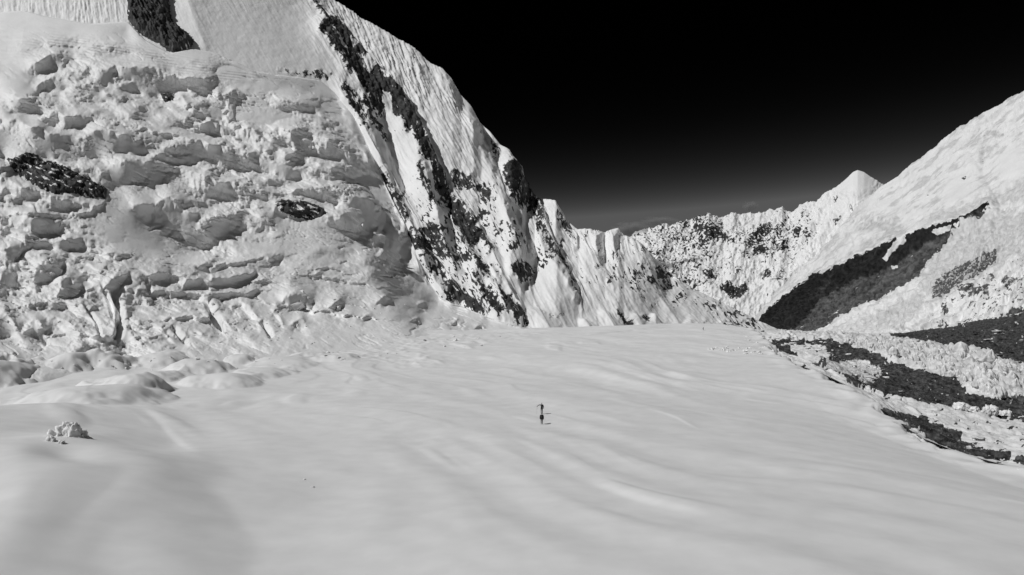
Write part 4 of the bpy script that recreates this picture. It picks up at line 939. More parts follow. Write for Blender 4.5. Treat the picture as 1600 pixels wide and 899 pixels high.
def pinnacle_mesh(name, seed, rings=14, seg=26, lean=.2, rough=.22, flat=.25, ice=True):
    """an upright ice body of unit height and about unit width"""
    r = np.random.RandomState(seed)
    V = []; t = np.linspace(0, 1, rings)
    ax = r.uniform(.7, 1.3); ph = r.uniform(0, 6.28)
    shoulder = r.uniform(.35, .75); bend = r.uniform(-lean, lean, 2)
    for k, tt in enumerate(t):
        rad = .5 * (1 - tt ** (1.2 + 2.2 * shoulder)) + flat * .5 * (tt ** 2) * (1 - tt) * 2
        rad = max(rad, .02) if k < rings - 1 else .012
        ths = np.linspace(0, 2 * math.pi, seg, endpoint=False)
        xx = np.cos(ths); yy = np.sin(ths)
        fl = perlin(xx * 1.6 + seed, yy * 1.6 + seed * .7, np.full(seg, tt * 1.3)) * rough * 2.0 + perlin(xx * 3.5 + seed, yy * 3.5, np.full(seg, tt * .5 + 5)) * rough * 2.0 + perlin(xx * 5 + seed, yy * 5, np.full(seg, tt * 5 + 9)) * rough * .8
        rr = rad * (1 + fl)
        zz = tt + .10 * perlin(xx * 2 + seed, yy * 2, np.full(seg, tt * 3)) * (tt > 0)
        V += [(rr[q] * xx[q] * ax + bend[0] * tt * tt, rr[q] * yy[q] / ax + bend[1] * tt * tt, zz[q] - .12) for q in range(seg)]
    Fc = [(k * seg + q, k * seg + (q + 1) % seg, (k + 1) * seg + (q + 1) % seg, (k + 1) * seg + q) for k in range(rings - 1) for q in range(seg)]
    Fc.append(tuple(range((rings - 1) * seg, rings * seg))); Fc.append(tuple(range(seg))[::-1])
    return mesh_from(name, V, Fc)

import bmesh
def block_mesh(name, seed, n=16, squash=.75, crease=True, sub=2, rough=.06):
    """an angular broken block: hull of random points, weathered"""
    r = np.random.RandomState(seed)
    bm = bmesh.new()
    for k in range(n):
        v = r.uniform(-1, 1, 3); v /= np.max(np.abs(v)) ** .7 + 1e-6; v *= .5 * r.uniform(.75, 1)
        bm.verts.new((v[0], v[1] * r.uniform(.7, 1), v[2] * squash))
    bmesh.ops.convex_hull(bm, input=bm.verts)
    bmesh.ops.delete(bm, geom=[v for v in bm.verts if not v.link_faces], context='VERTS')
    bmesh.ops.bevel(bm, geom=list(bm.edges), offset=.035, segments=1, affect='EDGES')
    bmesh.ops.triangulate(bm, faces=bm.faces)
    for _ in range(sub):
        bmesh.ops.subdivide_edges(bm, edges=[e for e in bm.edges if e.calc_length() > .12], cuts=1, use_grid_fill=True)
        bmesh.ops.triangulate(bm, faces=bm.faces)
    co = np.array([v.co for v in bm.verts])
    d = rough * fbm(co[:, 0] * 4 + seed, co[:, 1] * 4, co[:, 2] * 4, 3)
    for v, k in zip(bm.verts, d): v.co += v.normal * float(k)
    me = bpy.data.meshes.new(name); bm.to_mesh(me); bm.free()
    return me

def attr_const(me, rock=0., ice=0., tone=0.):
    n = len(me.vertices)
    for k, v in (('rock', rock), ('ice', ice), ('tone', tone)):
        at = me.attributes.new(k, 'FLOAT', 'POINT')
        at.data.foreach_set('value', np.full(n, v, f32) if np.isscalar(v) else np.asarray(v, f32))

def verts(me):
    a = np.empty(len(me.vertices) * 3); me.vertices.foreach_get('co', a); return a.reshape(-1, 3)

rs = random.Random(5)
def place(name, me, mat, loc, size, rotz, label, cat, group, tilt=(0, 0)):
    o = bpy.data.objects.new(name, me); C.objects.link(o)
    if not me.materials: me.materials.append(mat)
    o.location = loc; o.scale = size; o.rotation_euler = (tilt[0], tilt[1], rotz)
    return tag(o, label, cat, group)

# ---- ice pinnacles in the band between the two dark moraines
PIN = []
for k in range(14):
    me = pinnacle_mesh('ice_pinnacle', 40 + k, lean=.25, rough=.26, flat=rs.uniform(0, .9))
    co = verts(me)
    attr_const(me, 0., np.clip(.55 + .9 * perlin(co[:, 0] * 5 + k, co[:, 1] * 5, co[:, 2] * 1.2), 0, 1) * sstep(1.0, .55, co[:, 2]))
    PIN.append(me)
ib_top = [(1300,520),(1366,527),(1400,529),(1432,534),(1465,537),(1480,540),(1500,536),(1512,546),(1545,552),(1568,566),(1600,570),(1680,590)]
ib_bot = [(1300,530),(1366,549),(1400,564),(1458,580),(1495,592),(1505,604),(1530,612),(1560,622),(1600,624),(1680,640)]
def zone_label(px, t, h):
    size = 'Tall' if h > 15 else ('Small' if h < 8.5 else 'Medium')
    where = 'at the far end' if px < 1400 else ('in the middle' if px < 1500 else 'at the near end')
    edge = 'of the ice band, upper edge' if t < .33 else ('of the ice band, lower edge' if t > .72 else 'of the ice band, inside it')
    return size + ' white ice pinnacle ' + where + ' ' + edge
GP = proj(PGm)
def on_moraine(px, py):
    d = (GP[0] - px) ** 2 + (GP[1] - py) ** 2
    i, j = np.unravel_index(np.argmin(d), d.shape)
    return PGm[i, j]
n = 0
for k in range(230):
    px = 1308 + (1625 - 1308) * (rs.random() ** .8)
    y0 = np.interp(px, [p[0] for p in ib_top], [p[1] for p in ib_top]); y1 = np.interp(px, [p[0] for p in ib_bot], [p[1] for p in ib_bot])
    t = rs.random(); py = y0 + 4 + (y1 - y0 - 4) * t
    h = rs.uniform(7, 15) * (1.35 if rs.random() < .2 else 1) * (.55 + .6 * (px - 1300) / 300)
    if t < .15: h *= .8
    p = on_moraine(px, py); m = p[1] / F
    wdt = h * rs.uniform(.4, 1.0)
    place('ice_pinnacle', PIN[k % 14], M_serac, p, (wdt * m, wdt * m * rs.uniform(.7, 1.3), h * m), rs.uniform(0, 6.28), zone_label(px, t, h), 'ice pinnacle', 'ice pinnacles in the band between the moraines')
# the conspicuous peak and lumps that stand out of the band
for px, py, h, wd, lab in [(1500,552,20,14,'Pale pointed ice tower rising above the upper rim of the pinnacle band'), (1441,541,9,9,'Single small ice spike on the upper rim of the pinnacle band')]:
    p = on_moraine(px, py); m = p[1] / F
    place('ice_tower', PIN[3 if wd > 10 else 7], M_serac, p, (wd * m, wd * m, h * m), 1.0, lab, 'ice pinnacle', None)

BLK = []
for k in range(12):
    me = block_mesh('ice_block', 90 + k, n=14, squash=rs.uniform(.55, .95))
    co = verts(me); attr_const(me, 0., np.clip(.2 + .4 * perlin(co[:, 0] * 4 + k, co[:, 1] * 4, co[:, 2] * 4), 0, .6))
    BLK.append(me)
LMP = []
for k in range(4):
    bm = bmesh.new(); bmesh.ops.create_icosphere(bm, subdivisions=5, radius=.5)
    co = np.array([v.co for v in bm.verts]); f1, f2, ra, rb = worley(co[:, 0] * 4 + 3 * k + co[:, 2] * .8, co[:, 1] * 4 + co[:, 2] * .9, 9 + k)
    d = .20 * (ra - .4) + .10 * fbm(co[:, 0] * 6 + k, co[:, 1] * 6, co[:, 2] * 2.5, 4, .6) - .12 * (1 - sstep(0, .25, f2 - f1)) + .14 * perlin(co[:, 0] * 3 + 5 * k, co[:, 1] * 3, co[:, 2] * 2 + 4)
    for v, q in zip(bm.verts, d): v.co *= 1 + 2 * float(q)
    me = bpy.data.meshes.new('ice_heap'); bm.to_mesh(me); bm.free(); co = verts(me)
    me.polygons.foreach_set('use_smooth', [True] * len(me.polygons))
    attr_const(me, 0., np.clip(.5 + 1.0 * perlin(co[:, 0] * 6, co[:, 1] * 6, co[:, 2] * 2), 0, 1) * sstep(.42, .15, co[:, 2])); LMP.append(me)
# ice heaps on the lower moraine edge
for px, py, wd, h, lab in [(1500,640,22,15,'Snowy ice heap at the left end of the short row below the lower moraine'), (1521,645,20,12,'Low ragged ice heap in the middle of the short row below the lower moraine'), (1546,650,24,22,'Largest rounded ice heap of the short row below the lower moraine'), (1572,654,22,17,'Rounded ice heap at the right end of the short row below the lower moraine'),
                           (1598,655,18,8,'Flat ice slab right of the short row of ice heaps'), (1440,668,14,5,'Small snow slab lying across the black gash in the snow'), (1515,702,12,10,'Rounded snow ball at the lower lip of the black gash'), (1530,686,30,10,'Snow covered ice slab overhanging the right end of the black gash')]:
    p = on_moraine(px, py); m = p[1] / F
    place('ice_heap', LMP[int(px) % 4] if h > 11 else BLK[int(px) % 12], M_serac, p + np.array([0, 0, .25 * h * m]), (wd * m, wd * m * .8, h * m), px * .37, lab, 'ice heap', None)
# slabs and blocks strewn over the islands of ice at the head of the moraine
def slab_label(px): return 'Flat snowy ice slab among black rubble at the far head of the moraine' if px < 1260 else ('Flat snowy ice slab on black rubble left of the wide moraine' if px < 1320 else 'Flat snowy ice slab on black rubble in the wide moraine')
for k in range(70):
    px, py = rs.choice([(1215,528),(1235,532),(1262,545),(1285,556),(1275,540),(1300,570),(1330,568),(1352,578),(1368,586),(1340,592),(1225,540),(1320,556)])
    px += rs.gauss(0, 12); py += rs.gauss(0, 5)
    p = on_moraine(px, py); m = p[1] / F
    wd = rs.uniform(5, 13); h = rs.uniform(2.5, 6)
    place('ice_plate', BLK[k % 12], M_serac, p + np.array([0, 0, .2 * h * m]), (wd * m, wd * m * rs.uniform(.6, 1.2), h * m), rs.uniform(0, 6.28), slab_label(px), 'ice plate', 'ice plates on the moraine', (rs.uniform(-.2, .2), rs.uniform(-.2, .2)))
for k in range(44):                     # broken ice where the field cracks towards the moraine
    px = rs.uniform(1104, 1210); py = np.interp(px, [1104, 1150, 1210], [545, 547, 553]) + rs.gauss(0, 2.2) + (rs.uniform(-22, 0) if px > 1165 and rs.random() < .5 else 0)
    p = on_field(px, py); m = p[1] / F; wd = rs.uniform(3, 9); h = rs.uniform(2, 5)
    place('ice_block', BLK[k % 12], M_serac, p + np.array([0, 0, .1 * h * m]), (wd * m, wd * m * .8, h * m), rs.uniform(0, 6.28), 'Broken ice block on the far right corner of the snowfield beside the moraine head', 'ice block', 'ice blocks at the corner of the snowfield', (rs.uniform(-.4, .4), rs.uniform(-.4, .4)))
for k in range(46):                     # broken rim where the snowfield ends
    t = rs.random(); px = np.interp(t, np.linspace(0, 1, len(EDGE)), [q[0] for q in EDGE]); py = np.interp(px, [q[0] for q in EDGE], [q[1] for q in EDGE]) - 1 + rs.gauss(0, 2.5)
    if px > 1600: continue
    p = on_field(px, py); m = p[1] / F
    wd = rs.uniform(3, 8); h = rs.uniform(1.5, 3.2)
    place('snow_block', BLK[k % 12], M_serac, p + np.array([0, 0, .05 * h * m]), (wd * m * 1.3, wd * m * .8, h * m), rs.uniform(0, 6.28), ('Broken snow block on the far rim of the snowfield above the moraine' if px < 1300 else 'Broken snow block on the near rim of the snowfield beside the black gash'), 'snow block', 'snow blocks along the rim of the snowfield', (rs.uniform(-.2, .2), rs.uniform(-.2, .2)))

# ---- boulders on the moraines
RCK = []
for k in range(8):
    me = block_mesh('boulder', 200 + k, n=13, squash=.7, sub=1)
    attr_const(me, 1., 0., rs.uniform(-.6, .9)); RCK.append(me)
PALE = []
for k in range(3):
    me = block_mesh('pale_boulder', 230 + k, n=13, squash=.6, sub=2); co = verts(me)
    attr_const(me, np.clip(.9 - 2.2 * sstep(.0, .25, co[:, 2]), 0, 1), .6, .9); PALE.append(me)
for px, py, wd, h, lab in [(1558,519,16,6,'Pale flat boulder on the upper dark moraine, nearest the mountain foot'), (1543,533,17,8,'Large pale boulder in the middle of the upper dark moraine'), (1562,556,14,9,'Pale blocky boulder just above the ice band'), (1580,518,9,6,'Small pale boulder near the top right of the upper moraine'), (1596,533,8,5,'Small grey boulder on the right of the upper moraine'), (1408,613,8,4,'Pale boulder alone on the lower dark moraine')]:
    p = on_moraine(px, py); m = p[1] / F
    place('pale_boulder', PALE[int(px) % 3], M_mor, p + np.array([0, 0, .2 * h * m]), (wd * m, wd * m * .8, h * m), px * .5, lab, 'boulder', None)
for k in range(150):
    if k % 2: px = rs.uniform(1400, 1600); py = np.interp(px, [1400,1500,1600], [522,520,505]) + rs.uniform(2, 1) + rs.random() * np.interp(px, [1400,1500,1600], [8, 22, 55]); up = True
    else: px = rs.uniform(1330, 1600); py = np.interp(px, [1330,1400,1500,1600], [588,606,627,645]) + rs.uniform(-12, 12); up = False
    p = on_moraine(px, py); m = p[1] / F
    wd = rs.uniform(2, 5) * (1.6 if rs.random() < .1 else 1)
    place('boulder', RCK[k % 8], M_mor, p + np.array([0, 0, .15 * wd * m]), (wd * m, wd * m * rs.uniform(.7, 1.2), wd * m * .8), rs.uniform(0, 6.28), 'Dark boulder on the upper moraine below the right mountain' if up else 'Dark boulder on the lower moraine beside the snowfield', 'boulder', 'dark boulders on the moraines', (rs.uniform(-.4, .4), rs.uniform(-.4, .4)))

# ---- blocks fallen about the lower icefall
BPx, BPy = proj(PBd)
def on_icefall(px, py):
    d = (BPx - px) ** 2 + (BPy - py) ** 2
    i, j = np.unravel_index(np.argmin(d), d.shape)
    return PBd[i, j]
for px, py, wd, h, lab in [(72,424,44,34,'Big square ice block with flat top low on the far left of the icefall'), (103,452,34,28,'Rough ice block right below the big square block in the icefall'), (126,562,26,24,'Rounded ice block with shaded right end in front of the icefall'), (18,446,40,22,'Dark sided ice block at the left border, lower icefall'), (455,478,40,20,'Ribbed ice block alone on the smooth lower icefall'), (525,482,18,15,'Small ice block with dark front right of the ribbed block'),
                           (345,176,26,40,'Upright ice tower in the upper icefall below the smooth face'), (470,226,34,36,'Massive ice block with dark front under the upper snow shelf'), (545,335,46,36,'Fluted ice tower at the right margin of the icefall'), (590,372,24,24,'Ice tower with shaded right side near the rock wall')]:
    p = on_icefall(px, py); m = p[1] / F
    k = int(px) % 12
    place('serac', BLK[k], M_serac, p + np.array([0, .22 * wd * m, -.12 * h * m]), (wd * m, wd * m * .8, h * m), .35 + .1 * math.sin(px), lab, 'serac', None, (rs.uniform(-.1, .1), rs.uniform(-.15, .1)))
def drop_label(px, py):
    a = 'Small broken ice block ' 
    if py > 500: return a + ('at the foot of the icefall, far left' if px < 250 else 'at the middle foot of the icefall')
    return a + ('scattered on the lower left icefall' if px < 250 else 'scattered on the lower central icefall')
for k in range(90):
    px = rs.uniform(5, 430) if k < 70 else rs.uniform(430, 640); py = rs.uniform(395, 545) if k < 70 else rs.uniform(455, 540)
    p = on_icefall(px, py); m = p[1] / F
    wd = 3 + 5 * rs.random() ** 2 * (1.6 if px < 250 else 1)
    place('ice_block', BLK[k % 12], M_serac, p + np.array([0, 0, .1 * wd * m]), (wd * m * 1.2, wd * m, wd * m * .8), rs.uniform(0, 6.28), drop_label(px, py), 'ice block', 'small ice blocks strewn on the icefall', (rs.uniform(-.5, .5), rs.uniform(-.5, .5)))

for k in range(70):                     # broken ice strewn where the icefall runs out onto the field
    px = rs.uniform(60, 800); py = np.interp(px, [0, 300, 600, 830], [572, 562, 548, 524]) + rs.gauss(3, 6)
    p = on_field(px, py); m = p[1] / F; wd = 2.5 + 4.5 * rs.random() ** 2
    place('ice_block', BLK[k % 12], M_serac, p + np.array([0, 0, .08 * wd * m]), (wd * m * 1.5, wd * m, wd * m * .6), rs.uniform(0, 6.28), 'Small broken ice block where the icefall runs out onto the ' + ('left part' if px < 400 else 'middle part') + ' of the snowfield', 'ice block', 'ice blocks strewn on the snowfield edge', (rs.uniform(-.5, .5), rs.uniform(-.5, .5)))

# ---- the broken lump of ice in the left foreground
p = on_field(102, 682); m = p[1] / F
place('ice_lump', LMP[1], M_serac, p + np.array([0, 1.2, -23 * m]), (62 * m, 40 * m, 72 * m), .9, 'Rough lump of ice breaking through smooth snow in the left foreground', 'ice lump', None)
for px, py, wd, lab in [(78,689,15,'Small ice fragment at the left end of the rough foreground ice lump'), (124,684,12,'Small ice fragment just right of the rough foreground ice lump'), (96,693,11,'Small ice fragment in front of the rough foreground ice lump'), (490,762,5,'Tiny ice crumb alone on the smooth lower snowfield'), (476,750,4,'Tiniest dark crumb on the smooth lower snowfield')]:
    p = on_field(px, py); m = p[1] / F
    place('ice_fragment', LMP[int(px) % 4], M_serac, p + np.array([0, 0, .1 * wd * m]), (wd * m, wd * m * .8, wd * m * .7), px, lab, 'ice fragment', None)

# ---- dark rock outcrops that stand out of the ice
def outcrop(name, pxg, pyg, P, nrm, mm, poly, rise, label, streak_dir, snow, seed):
    pad = 10
    q = np.array(poly, float)
    js = np.where((pxg[0] > q[:, 0].min() - pad) & (pxg[0] < q[:, 0].max() + pad))[0]
    sub = pyg[:, js]
    iz = np.where(((sub > q[:, 1].min() - pad) & (sub < q[:, 1].max() + pad)).any(1))[0]
    sl = np.ix_(np.arange(iz[0], iz[-1] + 1), js)
    a, b, Q, nn, m = pxg[sl], pyg[sl], P[sl], nrm[sl], mm[sl]
    z = np.zeros_like(a)
    wa = 3 * perlin(a / 8, b / 8, z + seed) + 1.6 * perlin(a / 3, b / 3, z + seed + 3); wb = 3 * perlin(a / 8, b / 8, z + seed + 6) + 1.6 * perlin(a / 3, b / 3, z + seed + 9)
    sd = poly_sd(a + wa, b + wb, poly)
    r = math.radians(streak_dir); u = a * math.cos(r) + b * math.sin(r); v = -a * math.sin(r) + b * math.cos(r)
    body = sstep(-1.0, 5, sd)
    st = fbm(u / 16, v / 3.2, z + seed + 20, 3, .6)
    h = rise * (body * (1 + .5 * fbm(a / 9, b / 9, z + seed + 30, 4, .6)) + .35 * body * st) - 2.0 * (1 - sstep(-2.5, 0, sd))
    out = Q + (nn * .7 + np.array([0, -.45, .1])) * (h * m)[..., None]
    rock = np.clip(1.0 - snow * 2.2 * np.maximum(0, st - .12) - .2 * (1 - sstep(0, 2, sd)), 0, 1)
    keep = (sd > -4)[:-1, :-1] & (sd > -4)[1:, 1:] & (sd > -4)[1:, :-1] & (sd > -4)[:-1, 1:]
    o = link(name, grid_mesh(name, out, {'rock': rock, 'ice': z, 'tone': .9 * fbm(u / 20, v / 5, z + seed + 40, 3, .6)}, keep), M_wall)
    return tag(o, label, 'rock outcrop')
PCf = PC - np.array([0, 1, 0]) * 5.0
outcrop('rock_outcrop', pxC, pyC, PCf, Cn, mC, [(205,-30),(207,30),(215,44),(233,55),(250,62),(262,72),(277,81),(300,74),(303,68),(297,58),(280,46),(268,33),(266,18),(262,-30)], 9, 'Black rock knob at the top left below the fluted ice', 60, .25, 11)
outcrop('rock_outcrop', pxB, pyB, PBd, Bn, mB, [(10,248),(30,246),(40,238),(58,242),(65,253),(80,252),(105,262),(130,275),(150,285),(167,297),(165,310),(140,309),(110,300),(85,304),(60,293),(40,280),(20,265)], 5, 'Black layered rock slab with snow streaks at the far left of the icefall', 28, .8, 23)
outcrop('rock_outcrop', pxB, pyB, PBd, Bn, mB, [(430,316),(440,311),(455,315),(470,312),(490,319),(505,325),(514,334),(500,339),(485,345),(465,341),(450,335),(436,330)], 3, 'Snow streaked dark rock patch in the middle right of the icefall', 20, 1.5, 37)
outcrop('rock_outcrop', pxB, pyB, PBd, Bn, mB, [(251,147),(262,145),(273,150),(270,158),(256,159)], 3, 'Tiny black rock showing through the upper icefall', 15, .5, 41)
print('things', time.time() - T0)

# ---- people
def skin_body(name, joints, bones, sub=2):
    """one continuous figure grown from a skeleton: joints {name: (x, y, z, radius)}"""
    names = list(joints); me = bpy.data.meshes.new(name)
    me.from_pydata([joints[k][:3] for k in names], [(names.index(a), names.index(b)) for a, b in bones], [])
    ob = bpy.data.objects.new(name, me); C.objects.link(ob)
    sk = ob.modifiers.new('skin', 'SKIN'); sk.use_smooth_shade = True
    for i, k in enumerate(names):
        r = joints[k][3]; r = r if isinstance(r, tuple) else (r, r)
        me.skin_vertices[0].data[i].radius = r
        me.skin_vertices[0].data[i].use_root = (k == names[0])
    sb = ob.modifiers.new('sub', 'SUBSURF'); sb.levels = sb.render_levels = sub
    dg = bpy.context.evaluated_depsgraph_get()
    me2 = bpy.data.meshes.new_from_object(ob.evaluated_get(dg)); me2.name = name
    bpy.data.objects.remove(ob)
    me2.polygons.foreach_set('use_smooth', [True] * len(me2.polygons))
    return me2

M_jacket = plain('dark_shell_cloth', .018); M_trous = plain('dark_trouser_cloth', .022); M_skin = plain('skin', .32, .6); M_pack = plain('pack_cloth', .014); M_boot = plain('boot_leather', .015); M_pole = plain('pole_metal', .05, .4); M_hair = plain('dark_hair', .02); M_glove = plain('glove', .02)

def lerp(a, b, t): return tuple(a[i] + (b[i] - a[i]) * t for i in range(3))
def person(loc, rotz, label, pose, hat=True):
    root = bpy.data.objects.new('person', None); C.objects.link(root); root.location = loc; root.rotation_euler = (0, 0, rotz)
    tag(root, label, 'person', 'people walking on the snowfield')
    J = pose
    # body: one continuous skin figure (head, neck, trunk, arms, hands with five fingers, legs, feet)
    j = {}; b = []
    j['pelvis'] = J['pelvis'] + ((.135, .105),); j['waist'] = lerp(J['pelvis'], J['chest'], .45) + ((.125, .095),); j['chest'] = J['chest'] + ((.155, .11),); j['neck'] = J['neck'] + (.055,); j['chin'] = lerp(J['neck'], J['head'], .5) + (.07,); j['head'] = J['head'] + ((.085, .1),); j['crown'] = tuple(J['head'][i] + (0, 0, .085)[i] for i in range(3)) + (.06,)
    b += [('pelvis', 'waist'), ('waist', 'chest'), ('chest', 'neck'), ('neck', 'chin'), ('chin', 'head'), ('head', 'crown')]
    for s in 'lr':
        j['sh' + s] = J['sh' + s] + (.065,); j['el' + s] = J['el' + s] + (.046,); j['wr' + s] = J['wr' + s] + (.032,)
        b += [('chest', 'sh' + s), ('sh' + s, 'el' + s), ('el' + s, 'wr' + s)]
        w, e = J['wr' + s], J['el' + s]
        d = Vector(w) - Vector(e); d.normalize(); side = d.cross(Vector((0, 1, .2))).normalized(); nrm = d.cross(side)
        pm_ = Vector(w) + d * .06; j['palm' + s] = tuple(pm_) + (.03,); b.append(('wr' + s, 'palm' + s))
        for q, (off, ln) in enumerate([(-.03, .062), (-.01, .075), (.012, .070), (.032, .055)]):
            p1 = pm_ + side * off + d * .045; p2 = p1 + (d * .75 + nrm * .5).normalized() * ln * .55; p3 = p2 + (d * .2 + nrm).normalized() * ln * .5
            for z_, pp in enumerate((p1, p2, p3)): j[f'f{s}{q}{z_}'] = tuple(pp) + (.0095,)
            b += [('palm' + s, f'f{s}{q}0'), (f'f{s}{q}0', f'f{s}{q}1'), (f'f{s}{q}1', f'f{s}{q}2')]
        t1 = Vector(w) + d * .03 - side * .045; t2 = t1 + (d + nrm * .6 - side * .3).normalized() * .05
        j['t1' + s] = tuple(t1) + (.011,); j['t2' + s] = tuple(t2) + (.0095,); b += [('wr' + s, 't1' + s), ('t1' + s, 't2' + s)]
        j['hip' + s] = J['hip' + s] + (.095,); j['kn' + s] = J['kn' + s] + (.062,); j['an' + s] = J['an' + s] + (.042,); j['toe' + s] = J['toe' + s] + (.036,)
        b += [('pelvis', 'hip' + s), ('hip' + s, 'kn' + s), ('kn' + s, 'an' + s), ('an' + s, 'toe' + s)]
    o = link('body', skin_body('body', j, b), M_skin, root)
    # clothing, grown a little outside the body
    def cloth(name, keys, bones, grow, mat):
        jj = {}
        for k in keys:
            x = j[k]; r = x[3]; r = r if isinstance(r, tuple) else (r, r)
            jj[k] = x[:3] + ((r[0] + grow, r[1] + grow),)
        return link(name, skin_body(name, jj, bones), mat, root)
    cloth('jacket', ['pelvis', 'waist', 'chest', 'neck', 'shl', 'ell', 'wrl', 'shr', 'elr', 'wrr'], [('pelvis', 'waist'), ('waist', 'chest'), ('chest', 'neck'), ('chest', 'shl'), ('shl', 'ell'), ('ell', 'wrl'), ('chest', 'shr'), ('shr', 'elr'), ('elr', 'wrr')], .03, M_jacket)
    cloth('trousers', ['pelvis', 'hipl', 'knl', 'anl', 'hipr', 'knr', 'anr'], [('pelvis', 'hipl'), ('hipl', 'knl'), ('knl', 'anl'), ('pelvis', 'hipr'), ('hipr', 'knr'), ('knr', 'anr')], .024, M_trous)
    for s in 'lr':
        cloth('boot', ['an' + s, 'toe' + s], [('an' + s, 'toe' + s)], .022, M_boot)
        gk = ['wr' + s, 'palm' + s] + [f'f{s}{q}{z_}' for q in range(4) for z_ in range(3)] + ['t1' + s, 't2' + s]
        cloth('glove', gk, [x for x in b if x[0] in gk and x[1] in gk], .006, M_glove)
    # face
    hc = Vector(J['head']); fy = -1
    nose = skin_body('nose', {'a': (hc.x, hc.y - .095, hc.z + .0, .014), 'b': (hc.x, hc.y - .118, hc.z - .03, .016)}, [('a', 'b')], 1); link('nose', nose, M_skin, root)
    for sx in (-1, 1):
        link('eye', skin_body('eye', {'a': (hc.x + sx * .033, hc.y - .092, hc.z + .012, .010), 'b': (hc.x + sx * .036, hc.y - .094, hc.z + .012, .010)}, [('a', 'b')], 1), M_hair, root)
        link('ear', skin_body('ear', {'a': (hc.x + sx * .088, hc.y, hc.z - .02, .014), 'b': (hc.x + sx * .094, hc.y + .01, hc.z + .025, .018)}, [('a', 'b')], 1), M_skin, root)
    link('mouth', skin_body('mouth', {'a': (hc.x - .022, hc.y - .092, hc.z - .06, .007), 'b': (hc.x + .022, hc.y - .092, hc.z - .06, .007)}, [('a', 'b')], 1), M_hair, root)
    link('hat', skin_body('hat', {'a': (hc.x, hc.y + .012, hc.z + .05, (.105, .115)), 'b': (hc.x, hc.y + .015, hc.z + .12, .08)}, [('a', 'b')], 2), M_hair, root)
    return root

def rounded_box(name, size, bev=.05, seg=3):
    bm = bmesh.new(); bmesh.ops.create_cube(bm, size=1)
    for v in bm.verts: v.co = Vector((v.co.x * size[0], v.co.y * size[1], v.co.z * size[2]))
    bmesh.ops.bevel(bm, geom=list(bm.edges), offset=bev, segments=seg, affect='EDGES')
    me = bpy.data.meshes.new(name); bm.to_mesh(me); bm.free()
    me.polygons.foreach_set('use_smooth', [True] * len(me.polygons)); return me

def backpack(loc, rotz, tilt, label, w=.36, h=.62, d=.28):
    root = bpy.data.objects.new('backpack', None); C.objects.link(root); root.location = loc; root.rotation_euler = (tilt, 0, rotz)
    tag(root, label, 'backpack')
    link('pack_body', rounded_box('pack_body', (w, d, h), .07), M_pack, root)
    lid = link('lid', rounded_box('lid', (w * .95, d * .95, .14), .05), M_pack, root); lid.location = (0, .02, h * .52)
    roll = link('sleeping_mat', skin_body('sleeping_mat', {'a': (-w * .62, 0, 0, .08), 'm': (0, 0, 0, .085), 'b': (w * .62, 0, 0, .08)}, [('a', 'm'), ('m', 'b')], 2), M_jacket, root); roll.location = (0, .05, -h * .5)
    for sx in (-1, 1):
        st = link('strap', skin_body('strap', {'a': (sx * .12, -d * .5, h * .35, .02), 'b': (sx * .13, -d * .5 - .13, h * .38, .02), 'c': (sx * .13, -d * .5 - .2, h * .1, .02), 'd': (sx * .12, -d * .5, -h * .25, .02)}, [('a', 'b'), ('b', 'c'), ('c', 'd')], 1), M_pack, root)
    return root

def pole(a, b_, label):
    a = Vector(a); b_ = Vector(b_)
    root = bpy.data.objects.new('trekking_pole', None); C.objects.link(root); root.location = a
    tag(root, label, 'trekking pole')
    d = b_ - a
    def tube(nm, p, q, r1, r2): link(nm, skin_body(nm, {'a': tuple(p) + (r1,), 'b': tuple(q) + (r2,)}, [('a', 'b')], 1), M_pole, root)
    tube('shaft', Vector((0, 0, 0)), d, .012, .009); tube('grip', d * -.05, d * .08, .022, .02); tube('basket', d * .93, d * .95, .04, .04)
    return root

def stance(h=1.78, step=.0, lean=.0, la=(-.28, -.05, 0), ra=(.28, -.05, 0), la_e=None, ra_e=None):
    k = h / 1.78
    P_ = {'pelvis': (0, 0, .95), 'chest': (0, -.06 * lean * 2, 1.30), 'neck': (0, -.09 * lean * 2, 1.50), 'head': (0, -.11 * lean * 2 - .02, 1.655)}
    for s, sx in (('l', -1), ('r', 1)):
        P_['sh' + s] = (sx * .19, -.08 * lean * 2, 1.44)
        f = step * (-sx)
        P_['hip' + s] = (sx * .09, 0, .90); P_['kn' + s] = (sx * .10, -.10 * abs(f) - .5 * f * .25, .50); P_['an' + s] = (sx * .10, -f * .25 + .02, .09); P_['toe' + s] = (sx * .11, -f * .25 - .16, .05)
    P_['ell'], P_['wrl'] = la_e[0] if la_e else (-.27, .03, 1.16), la_e[1] if la_e else (-.28, -.10, .92)
    P_['elr'], P_['wrr'] = ra_e[0] if ra_e else (.27, .03, 1.16), ra_e[1] if ra_e else (.28, -.10, .92)
    return {a: tuple(c * k for c in v) for a, v in P_.items()}

M_ = math.pi
# lower figure: walking away with a wide pack; upper figure beyond, one arm out with a pole; third far up the field
g1 = on_field(846.5, 663); g2 = on_field(847.8, 647.2); g3 = on_field(1098.5, 516.5)
k1_ = (663 - 645.2) / F * g1[1] / 1.76; k2_ = (647 - 629.6) / F * g2[1] / 1.76; k3_ = 5.4 / F * g3[1] / 1.7

